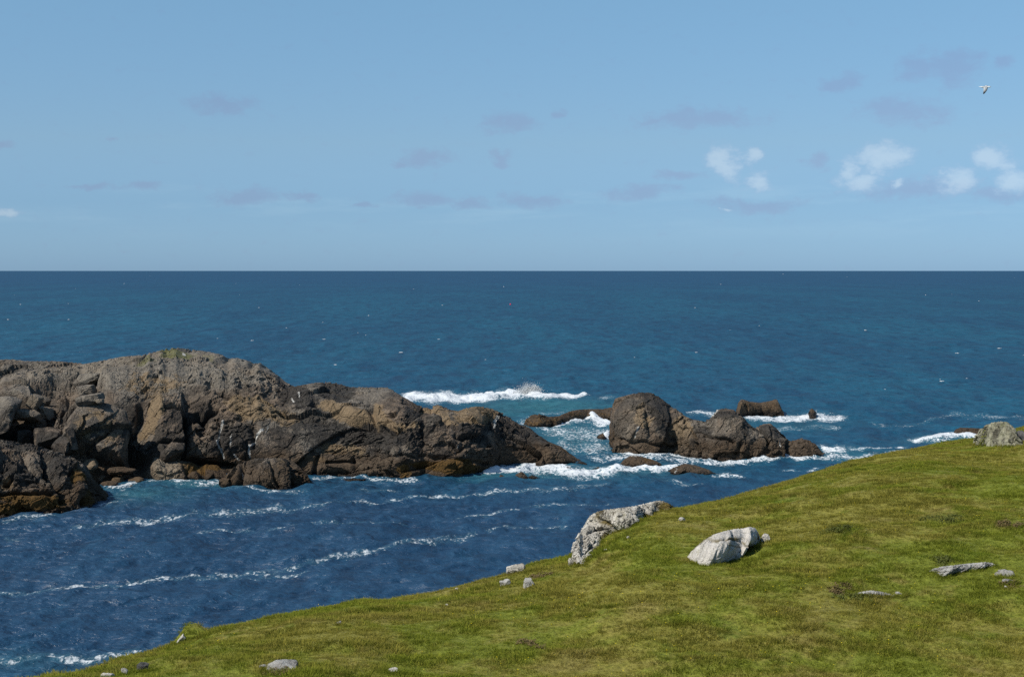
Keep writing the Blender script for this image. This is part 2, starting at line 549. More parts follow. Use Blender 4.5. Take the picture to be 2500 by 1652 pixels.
def mat_sea():
    m, g, out = new_mat('sea_water')
    P = g.pos()
    x, y, z = g.sep(P)[0:3]
    foam = g.attr('foam'); shal = g.attr('shallow')
    big = g.noise(g.vmath('MULTIPLY', P, (1.0, 0.22, 1.0)), 0.012, 5, 0.62)
    mid = g.noise(g.vmath('MULTIPLY', P, (1.0, 0.16, 1.0)), 0.16, 5, 0.66)
    shelf = g.mix(g.step(big, 0.36, 0.64), col3(0.002, 0.047, 0.094), col3(0.003, 0.066, 0.115))
    deep = g.mix(g.step(y, 450.0, 3500.0), shelf, g.mix(g.step(big, 0.36, 0.64), col3(0.004, 0.045, 0.100), col3(0.005, 0.054, 0.112)))
    bay = g.attr('bay')
    deep = g.mix(bay, deep, col3(0.007, 0.038, 0.083))
    deep = g.mix(g.math('MULTIPLY', g.step(mid, 0.46, 0.66), 0.62), deep, col3(0.002, 0.026, 0.064))  # light and shade of distant wavelets painted into the water colour
    deep = g.mix(g.math('MULTIPLY', g.step(mid, 0.46, 0.30), 0.35), deep, col3(0.012, 0.085, 0.150))
    chop_shade = g.noise(g.vmath('MULTIPLY', P, (1.0, 0.30, 1.0)), 0.5, 4, 0.68)
    deep = g.mix(g.math('MULTIPLY', g.step(chop_shade, 0.52, 0.66), 0.60), deep, g.mix(1.0, deep, col3(0.40, 0.50, 0.56), 'MULTIPLY'))  # finer wave dashes: shaded and bright sides put into the colour
    deep = g.mix(g.math('MULTIPLY', g.step(chop_shade, 0.46, 0.32), 0.50), deep, g.mix(1.0, deep, col3(2.0, 1.5, 1.35), 'MULTIPLY'))
    water = g.mix(shal, deep, g.mix(mid, col3(0.010, 0.085, 0.105), col3(0.035, 0.155, 0.165)))
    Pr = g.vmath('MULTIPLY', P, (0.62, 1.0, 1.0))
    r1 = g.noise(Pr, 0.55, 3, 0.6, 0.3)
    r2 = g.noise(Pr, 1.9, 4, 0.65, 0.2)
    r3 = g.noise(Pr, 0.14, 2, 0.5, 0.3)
    ripple_shade = g.math('ADD', g.math('MULTIPLY', r1, 0.45), g.math('ADD', g.math('MULTIPLY', r2, 0.30), g.math('MULTIPLY', r3, 0.25)))
    water = g.mix(g.math('MULTIPLY', g.step(ripple_shade, 0.49, 0.40), 0.55), water, g.mix(1.0, water, col3(0.40, 0.50, 0.58), 'MULTIPLY'))  # ripple troughs darkened and crests brightened in colour, standing in for reflections
    water = g.mix(g.math('MULTIPLY', g.step(ripple_shade, 0.53, 0.63), 0.45), water, g.mix(1.0, water, col3(2.2, 1.55, 1.38), 'MULTIPLY'))
    # foam: lacy where thin, solid where the water breaks
    Pf = g.vmath('ADD', P, g.vmath('MULTIPLY', g.noise(P, 0.6, 3, color=True), (1.6, 1.6, 0)))
    lace = g.voro(g.vmath('MULTIPLY', Pf, (1.0, 0.62, 0.0)), 1.5, 'DISTANCE_TO_EDGE')
    lace = g.step(lace, 0.26, 0.0)
    fn = g.noise(g.vmath('MULTIPLY', P, (1.0, 0.55, 1.0)), 3.0, 5, 0.7, 0.4)
    fb = g.noise(g.vmath('MULTIPLY', P, (1.0, 0.6, 1.0)), 0.30, 4, 0.65)
    fv = g.math('ADD', foam, g.math('ADD', g.lin(fn, 0, 1, -1.35, 1.35), g.math('ADD', g.lin(fb, 0, 1, -0.8, 0.8), g.math('MULTIPLY', lace, 0.22))))
    fm = g.math('MULTIPLY', g.step(fv, 0.52, 1.0), g.step(foam, 0.06, 0.22))
    halo = g.math('MULTIPLY', g.step(fv, 0.0, 0.6), g.step(foam, 0.04, 0.3))
    water = g.mix(g.math('MULTIPLY', halo, 0.22), water, col3(0.06, 0.17, 0.20))
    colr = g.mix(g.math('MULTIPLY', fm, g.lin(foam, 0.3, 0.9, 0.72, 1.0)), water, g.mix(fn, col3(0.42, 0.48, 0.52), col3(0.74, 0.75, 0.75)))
    # ripples
    hgt = g.math('ADD', g.math('MULTIPLY', r1, 1.0), g.math('ADD', g.math('MULTIPLY', r2, 0.42), g.math('MULTIPLY', r3, 3.4)))
    nrm = g.bump(hgt, 1.0, 0.7)
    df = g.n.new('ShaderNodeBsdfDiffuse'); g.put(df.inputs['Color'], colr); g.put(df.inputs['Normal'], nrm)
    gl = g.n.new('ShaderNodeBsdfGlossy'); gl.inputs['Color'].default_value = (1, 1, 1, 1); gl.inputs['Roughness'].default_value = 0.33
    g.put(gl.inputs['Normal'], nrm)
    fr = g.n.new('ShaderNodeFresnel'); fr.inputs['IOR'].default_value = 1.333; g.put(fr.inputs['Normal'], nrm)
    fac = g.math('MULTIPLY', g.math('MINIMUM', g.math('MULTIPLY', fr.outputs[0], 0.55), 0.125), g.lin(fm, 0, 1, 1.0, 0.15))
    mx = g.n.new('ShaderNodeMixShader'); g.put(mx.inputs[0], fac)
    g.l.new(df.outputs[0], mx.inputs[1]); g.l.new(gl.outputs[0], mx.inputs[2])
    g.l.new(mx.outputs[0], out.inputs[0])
    return m


M_CLIFF = mat_cliff()
M_WHITE = mat_pale('white_boulder_rock', (0.54, 0.51, 0.465), (0.40, 0.375, 0.34), 0.45)
M_OUTCROP = mat_pale('outcrop_rock', (0.56, 0.53, 0.47), (0.27, 0.25, 0.21), 1.7)
M_LICHEN = mat_pale('lichen_rock', (0.30, 0.29, 0.21), (0.10, 0.095, 0.07), 1.4, (0.16, 0.165, 0.08), 0.9)
M_SLAB = mat_pale('slab_rock', (0.42, 0.41, 0.38), (0.20, 0.19, 0.175), 0.8, (0.22, 0.21, 0.17), 2.0)
M_DARK = mat_pale('dark_stone', (0.14, 0.135, 0.13), (0.05, 0.05, 0.05), 0.6, (0.12, 0.12, 0.09), 2.5)
M_TURF = mat_turf()
M_BLADE = mat_blade()
M_FOAM = mat_foam()
M_SEA = mat_sea()

# ------------------------------------------------------------------ sea
def tile_ocean(N, L, lo, hi, wind, seed, amp):
    """one periodic patch of wind sea with unit rms scaled to amp; wave lengths lo..hi metres"""
    r = np.random.default_rng(seed)
    k = np.fft.fftfreq(N, L / N) * 2 * np.pi
    kx, ky = np.meshgrid(k, k)
    kk = np.hypot(kx, ky); kk[0, 0] = 1
    cosw = (kx * wind[0] + ky * wind[1]) / kk
    P = kk ** -4.0 * np.exp(-(kk * hi / (2 * np.pi) + 1e-6) ** -2) * np.exp(-(kk * lo / (2 * np.pi)) ** 2) * (0.15 + 0.85 * cosw ** 2)
    P[0, 0] = 0
    h = np.fft.ifft2(np.sqrt(P) * (r.normal(size=(N, N)) + 1j * r.normal(size=(N, N)))).real
    return h / h.std() * amp


def sample_tile(h, L, X, Y):
    N = h.shape[0]
    u = (X / L * N) % N; v = (Y / L * N) % N
    i = np.floor(u).astype(int) % N; j = np.floor(v).astype(int) % N
    fu = u - np.floor(u); fv = v - np.floor(v)
    i1 = (i + 1) % N; j1 = (j + 1) % N
    return (h[j, i] * (1 - fu) + h[j, i1] * fu) * (1 - fv) + (h[j1, i] * (1 - fu) + h[j1, i1] * fu) * fv


# bands of foam in the photograph's own columns: (columns, rows, half height, strength)
FOAM = [
    # breaker on the sunken reef
    ([975, 1000, 1050, 1100, 1200, 1300, 1400, 1440], [970, 973, 974, 971, 968, 966, 968, 968], [6, 11, 12, 11, 9, 8, 4, 2], 1.25),
    # surge over the low skerry
    ([1345, 1370, 1400, 1440, 1480, 1500], [1040, 1035, 1026, 1022, 1028, 1034], [3, 7, 9, 10, 10, 9], 1.2),
    # channel behind
    ([1255, 1300, 1350, 1420, 1500], [1030, 1035, 1055, 1062, 1060], [6, 12, 16, 24, 26], 0.58),
    ([1350, 1400, 1450, 1500], [1085, 1090, 1095, 1092], [8, 18, 20, 16], 0.52),
    ([1460, 1480, 1505], [1068, 1064, 1062], [4, 9, 10], 1.1),
    ([1330, 1400, 1500], [1050, 1048, 1052], [5, 7, 7], 0.6),
    # foam off the island's tip
    ([1165, 1200, 1260, 1320, 1380, 1440, 1500, 1560, 1660, 1700], [1162, 1152, 1145, 1143, 1146, 1152, 1150, 1146, 1146, 1148], [3, 6, 9, 12, 14, 11, 9, 6, 4, 3], 0.95),
    ([1430, 1520, 1620, 1720, 1800], [1118, 1122, 1122, 1128, 1130], [5, 7, 8, 7, 4], 0.66),
    ([1495, 1560, 1640, 1700, 1760, 1850, 1930, 2020, 2060], [1106, 1117, 1112, 1119, 1124, 1124, 1121, 1118, 1114], [4, 4, 4, 4, 3, 4, 3, 4, 3], 0.78),
    ([1740, 1780, 1820], [1160, 1162, 1164], [3, 4, 3], 0.7),
    ([1590, 1660, 1720], [1172, 1176, 1182], [4, 6, 4], 0.50),
    # right of the stack
    ([1995, 2015, 2050, 2080], [1095, 1104, 1108, 1105], [4, 9, 10, 4], 0.95),
    ([2060, 2110, 2160, 2220], [1096, 1097, 1093, 1090], [3, 5, 5, 3], 0.7),
    ([2000, 2080, 2130, 2180, 2250], [1120, 1123, 1116, 1108, 1100], [4, 5, 6, 6, 5], 0.62),
    ([1900, 1960, 2010], [1150, 1148, 1144], [3, 4, 3], 0.55),
    # behind the stack
    ([1675, 1700, 1740, 1770], [1012, 1010, 1011, 1010], [3, 6, 6, 3], 0.80),
    ([1810, 1840, 1900, 1960, 2040, 2070], [1015, 1018, 1016, 1012, 1012, 1012], [4, 8, 8, 7, 6, 3], 0.92),
    ([1880, 1950, 2020, 2060], [1040, 1040, 1036, 1040], [4, 7, 7, 4], 0.46),
    ([1460, 1480, 1500], [972, 970, 972], [3, 4, 3], 0.6),
    ([1300, 1400, 1480], [1008, 1010, 1014], [5, 8, 6], 0.34),
    # far right surf
    ([2215, 2240, 2290, 2340, 2400, 2460], [1066, 1068, 1069, 1068, 1070, 1072], [3, 5, 7, 9, 9, 6], 1.1),
    ([2120, 2220, 2330, 2430, 2520], [1030, 1035, 1012, 1020, 1028], [5, 7, 6, 7, 6], 0.34),
    # shore of the island
    ([345, 370, 420, 480, 560], [1180, 1180, 1181, 1182, 1176], [4, 7, 6, 5, 4], 0.62),
    ([255, 300, 340], [1192, 1190, 1188], [3, 4, 4], 0.75),
    ([560, 640, 700, 755], [1190, 1198, 1202, 1196], [2, 3, 4, 3], 0.55),
    ([755, 820, 880, 960, 1030], [1164, 1162, 1166, 1170, 1176], [3, 3, 3, 4, 3], 0.62),
    ([0, 40, 90, 140], [1272, 1268, 1262, 1256], [3, 3, 4, 3], 0.55),
    ([230, 290], [1238, 1230], [3, 3], 0.5),
    # wind rows
    ([-200, 0, 130, 280, 400, 600, 740, 850, 950, 1050, 1110, 1170], [1462, 1447, 1436, 1430, 1411, 1393, 1378, 1357, 1342, 1318, 1308, 1302], [4, 5, 6, 5, 6, 6, 5, 6, 6, 9, 9, 5], 0.52),
    ([580, 700, 760], [1405, 1398, 1392], [4, 5, 4], 0.40),
    ([170, 230, 330, 500, 600, 700, 760, 930, 960], [1284, 1278, 1270, 1256, 1248, 1240, 1230, 1222, 1220], [3, 6, 6, 8, 9, 8, 6, 4, 3], 0.50),
    ([940, 1000, 1100, 1250, 1330, 1400, 1500], [1215, 1210, 1204, 1208, 1200, 1190, 1178], [3, 5, 5, 4, 8, 7, 4], 0.50),
    ([1100, 1250, 1400, 1500], [1262, 1244, 1230, 1222], [3, 4, 4, 3], 0.42),
    ([480, 600, 760, 1000], [1294, 1288, 1282, 1276], [3, 4, 4, 3], 0.36),
    ([1180, 1230, 1400], [1290, 1286, 1282], [3, 4, 7], 0.40),
    ([-300, 0, 30, 110, 200, 300, 380], [1622, 1612, 1614, 1608, 1606, 1596, 1590], [6, 9, 10, 8, 8, 7, 6], 0.56),
    ([870, 930, 1020], [1196, 1193, 1190], [3, 3, 2], 0.42),
    ([0, 20, 60], [1305, 1312, 1318], [4, 9, 4], 0.38),
]
SHALLOW = [(1330, 995, 190, 22, 0.75), (1230, 1010, 90, 20, 0.6), (1400, 1060, 120, 40, 0.55), (1390, 1150, 220, 18, 0.5), (350, 1215, 110, 22, 0.42), (480, 1185, 120, 14, 0.4),
           (1900, 1030, 150, 22, 0.3), (2060, 1112, 120, 14, 0.35), (1600, 1150, 160, 14, 0.35), (2320, 1072, 120, 10, 0.45), (60, 1620, 300, 30, 0.22), (1200, 1165, 90, 10, 0.5)]


def foam_at(px, py):
    f = np.zeros_like(px)
    for xs, ys, hs, amp in FOAM:
        m = (px > xs[0] - 5) & (px < xs[-1] + 5)
        if not m.any():
            continue
        q = px[m]
        yc = np.interp(q, xs, ys) + 2.5 * np.sin(q / 31.0 + ys[0]) + 1.5 * np.sin(q / 11.0)
        hh = np.interp(q, xs, hs) * (0.85 if amp < 0.6 else 1.0)
        e = np.clip(np.minimum(q - xs[0], xs[-1] - q) / 25.0 + 0.3, 0, 1)
        v = (amp - (0.05 if amp < 0.6 else 0)) * e * np.exp(-((py[m] - yc) / hh) ** 2 * 0.8)
        f[m] = np.maximum(f[m], v)
    return f


def build_sea():
    # rows spread so that waves stay resolved with distance
    s = np.concatenate([np.linspace(0.345, 0.0165, 760), np.geomspace(0.0163, H / 70000.0, 110)])
    Yr = H / s
    t = np.linspace(-0.56, 0.56, 1000)
    T, Y = np.meshgrid(t, Yr)
    X = T * Y
    px = CX + F * T; py = HY + F * H / Y
    fo = foam_at(px.ravel(), py.ravel()).reshape(px.shape)
    wind = (0.45, -0.9)
    Z = np.zeros_like(X)
    for (N, L, lo, hi, seed, amp, far) in ((512, 97.0, 0.35, 2.6, 1, 0.065, 420.), (512, 71.3, 0.9, 5.0, 2, 0.09, 650.), (512, 331.0, 3.5, 16.0, 3, 0.16, 1800.), (256, 907.0, 20.0, 60.0, 4, 0.22, 4000.)):
        hgt = tile_ocean(N, L, lo, hi, wind, seed, amp)
        a = math.radians(17 * seed)
        U = X * math.cos(a) + Y * math.sin(a); V = -X * math.sin(a) + Y * math.cos(a)
        fade = np.clip((far - Y) / (far * 0.6), 0, 1)
        Z += sample_tile(np.sign(hgt) * np.abs(hgt) ** 1.08, L, U, V) * fade
    # breaking water stands up
    p = np.stack([X.ravel() / 2.2, Y.ravel() / 2.2, np.zeros(X.size)], 1)
    lump = np.zeros(X.size)
    mk = fo.ravel() > 0.3
    lump[mk] = 0.55 + 0.6 * fbm(p[mk], 4, 21)
    Z += np.clip(fo - 0.6, 0, 1) * 1.5 * lump.reshape(X.shape)
    Z *= np.clip(1 - (Y - 3000) / 3000, 0, 1)
    sh = np.zeros_like(px)
    for cx, cy, rx, ry, amp in SHALLOW:
        sh = np.maximum(sh, amp * np.exp(-(((px - cx) / rx) ** 2 + ((py - cy) / ry) ** 2)))
    bay = np.clip((py - 1130) / 110, 0, 1) * np.clip((2400 - px) / 500, 0, 1)
    o = mesh_obj('sea', np.stack([X.ravel(), Y.ravel(), Z.ravel()], 1), grid_faces(*X.shape)[:, ::-1], M_SEA, True,
                 {'foam': fo.ravel(), 'shallow': sh.ravel(), 'bay': bay.ravel()})
    tag(o, kind='structure')


build_sea()


# ------------------------------------------------------------------ hill
def build_hill():
    xs = np.arange(-46, 62.01, 0.3); ys = np.arange(-18, 128.01, 0.3)
    X, Y = np.meshgrid(xs, ys)
    Z = np.maximum(hill_z(X, Y), -3.0 + 0 * X)
    o = mesh_obj('grassy_hill', np.stack([X.ravel(), Y.ravel(), Z.ravel()], 1), grid_faces(*X.shape), M_TURF, True)
    tag(o, kind='structure')


build_hill()


# ------------------------------------------------------------------ rock masses
FEET = []
ROCK_FOOT = []         # footprints on the hill, kept free of grass


def gauss2(px, py, cx, cy, rx, ry, ang=0.0):
    a = math.radians(ang)
    u = (px - cx) * math.cos(a) + (py - cy) * math.sin(a)
    v = -(px - cx) * math.sin(a) + (py - cy) * math.cos(a)
    return np.exp(-((u / rx) ** 2 + (v / ry) ** 2))


def seg_dist(px, py, x0, y0, x1, y1):
    dx, dy = x1 - x0, y1 - y0
    t = np.clip(((px - x0) * dx + (py - y0) * dy) / (dx * dx + dy * dy), 0, 1)
    return np.hypot(px - x0 - t * dx, py - y0 - t * dy)


def sheet(name, knots, mat, ground='sea', nU=300, nV=90, nB=24, e=(1.0, 1.0), disp=None, feats=(), stains_and_shade=(), back=0.8, sink=1.2, smooth=False, outward=0.4, fscale=1.0):
    """a rock standing on the sea or the hill: foot line in front, crest behind, falling away at the back"""
    K = np.array(knots, float)
    step = np.hypot(np.diff(K[:, 0]), np.diff(K[:, 1])) + np.hypot(np.diff(K[:, 2]), np.diff(K[:, 3]))
    cu = np.concatenate([[0], np.cumsum(step)])
    u = np.linspace(0, cu[-1], nU)
    C = [np.interp(u, cu, K[:, i]) for i in range(5)]
    hit = sea_hit if ground == 'sea' else hill_hit
    kb = np.array([hit(bx, by) for bx, by in zip(C[2][::1], C[3][::1])]) if ground == 'sea' else None
    if kb is None:
        idx = np.linspace(0, nU - 1, 40).astype(int)
        hb = np.array([hit(C[2][i], C[3][i]) for i in idx])
        kb = np.stack([np.interp(np.arange(nU), idx, hb[:, i]) for i in range(3)], 1)
    if ground != 'sea':
        FEET.append(kb.copy())
    Yb, Zb = kb[:, 1], kb[:, 2]
    w = C[4]
    Yc = Yb + w
    Zc = H - (C[1] - HY) / F * Yc
    Zc = np.maximum(Zc, Zb + 0.02)
    rows = []
    for k in (3, 2, 1):                                           # buried foot
        Y = Yb - outward * k / 3
        rows.append(np.stack([(C[2] - CX) / F * Yb, Y, Zb - sink * k / 3], 1))
    for v in np.linspace(0, 1, nV):
        th = v * math.pi / 2
        fz = math.sin(th) ** e[0]; fy = (1 - math.cos(th)) ** e[1]
        Y = Yb + w * fy
        px = C[2] + (C[0] - C[2]) * fz
        rows.append(np.stack([(px - CX) / F * (Yb + w * fz), Y, Zb + (Zc - Zb) * fz], 1))
    wb = w * back + 0.15 * (ground != 'sea')
    for v in np.linspace(0, 1, nB + 1)[1:]:
        ph = v * math.pi / 2
        rows.append(np.stack([(C[0] - CX) / F * Yc, Yc + wb * math.sin(ph), Zc - (Zc - Zb + sink) * (1 - math.cos(ph))], 1))
    P = np.array(rows)
    nr = P.shape[0]
    gu = np.gradient(P, axis=1); gv = np.gradient(P, axis=0)
    n = np.cross(gu, gv)
    n /= np.maximum(np.linalg.norm(n, axis=2, keepdims=True), 1e-9)
    if n[3 + nV // 2, nU // 2, 1] > 0:
        n = -n
    P = P.reshape(-1, 3); n = n.reshape(-1, 3)
    px, py = to_px(P)
    vv = np.repeat(np.arange(nr), nU)
    front = np.where(vv < 3 + nV, 1.0, np.clip(1 - (vv - 3 - nV) / 4, 0, 1))
    rr = (vv - 3) / nV
    keep = np.where(rr < 1, 1 - 0.8 * np.clip((rr - 0.6) / 0.4, 0, 1), 0.2)
    dd = np.zeros(len(P))
    jx = 5 * fbm(P / 2.5, 2, 77); jy = 5 * fbm(P / 2.5, 2, 78)
    if ground != 'sea':
        jx *= 0.6; jy *= 0.6
    for f in feats:
        if f[0] == 'cut':
            _, x0, y0, x1, y1, wd, dep = f
            dd -= front * dep * fscale * np.exp(-(seg_dist(px + jx, py + jy, x0, y0, x1, y1) / wd) ** 2)
        elif f[0] == 'bump':
            _, cx, cy, rx, ry, ang, hgt = f
            dd += front * hgt * fscale * gauss2(px + jx, py + jy, cx, cy, rx, ry, ang)
        elif f[0] == 'box':                                       # sharp-edged recess or block
            _, cx, cy, rx, ry, ang, hgt, sh = f
            a = math.radians(ang)
            qu = ((px + jx * 0.6 - cx) * math.cos(a) + (py + jy * 0.6 - cy) * math.sin(a)) / rx
            qv = (-(px + jx * 0.6 - cx) * math.sin(a) + (py + jy * 0.6 - cy) * math.cos(a)) / ry
            m = np.maximum(np.abs(qu), np.abs(qv))
            dd += front * hgt * np.clip((1 - m) / sh, 0, 1)
    if disp is not None:
        big, small = disp(P)
        dd = (dd + big) * keep + small
    if feats or disp is not None:
        P = P + n * dd[:, None]
    # settle the weathered mass back to its surveyed skyline
    dense = np.linspace(0, cu[-1], 4000)
    tx = np.interp(dense, cu, K[:, 0]); ty = np.interp(dense, cu, K[:, 1])
    bw = 4.0 if ground == 'sea' else 2.5
    x0 = tx.min(); nb = int((tx.max() - x0) / bw) + 1
    tgt = np.full(nb, 9e9); np.minimum.at(tgt, ((tx - x0) / bw).astype(int), ty)
    zb_all = np.tile(Zb, nr)
    for _ in range(3):
        qx, qy = to_px(P)
        bi = np.clip(((qx - x0) / bw).astype(int), 0, nb - 1)
        order = np.argsort(qy)
        first = np.full(nb, -1); first[bi[order[::-1]]] = order[::-1]     # vertex seen as the skyline of each column
        ok = (first >= 0) & (tgt < 8e9)
        kk = np.ones(nb)
        Ys = P[first[ok], 1]; zs = P[first[ok], 2] - zb_all[first[ok]]
        zt = H - (tgt[ok] - HY) / F * Ys - zb_all[first[ok]]
        kk[ok] = np.clip(np.maximum(zt, 0.05) / np.maximum(zs, 0.05), 0.5, 1.8)
        pad = np.pad(kk, 2, mode='edge')
        kk = (pad[:-4] + 2 * pad[1:-3] + 3 * pad[2:-2] + 2 * pad[3:-1] + pad[4:]) / 9
        kv = np.interp(qx, x0 + (np.arange(nb) + .5) * bw, kk)
        P[:, 2] = np.where(P[:, 2] > zb_all, zb_all + (P[:, 2] - zb_all) * kv, P[:, 2])
    attrs = {a: np.zeros(len(P)) for a in ('dark', 'ochre', 'weed', 'pale', 'turf', 'white', 'moss')}
    for s_ in stains_and_shade:
        if s_[0] == 'line':
            _, a, x0, y0, x1, y1, wd, amp = s_
            v = amp * np.exp(-(seg_dist(px + jx, py + jy, x0, y0, x1, y1) / wd) ** 2)
        else:
            a, cx, cy, rx, ry, ang, amp = s_
            v = amp * np.clip(1.6 * gauss2(px + jx * 1.5, py + jy * 1.5, cx, cy, rx, ry, ang), 0, 1)
        attrs[a] = np.maximum(attrs[a], v * front)
    fs = grid_faces(nr, nU)
    o = mesh_obj(name, P, fs, mat, smooth, attrs)
    return o, P


def crag(size=6.0, A=1.0, seed=0, M=None, an=(1, 1, 1), base=0.8):
    """(large forms, small broken texture) of sea-worn rock"""
    def f(P):
        rough = np.clip(0.75 + 0.9 * fbm(P / 5.0, 2, seed + 60), 0.15, 1.7)          # smooth faces next to shattered ones
        big = A * (base * 1.1 * fbm(P / 9.0, 3, seed + 1) + blocks(P, size, M, seed + 2, 0.85, 0.20, 0.07, an)
                   + 0.7 * blocks(P, size * 0.37, M, seed + 12, 0.85, 0.26, 0.14, an))
        small = A * rough * (1.1 * blocks(P, size * 0.15, M, seed + 22, 0.9, 0.40, 0.25, an) + 1.2 * blocks(P, size * 0.062, M, seed + 27, 0.8, 0.5, 0.35, an)
                             + 0.16 * fbm(P / 0.55, 3, seed + 31, 0.6))
        return big, small
    return f


TILT = rot('Y', 28)

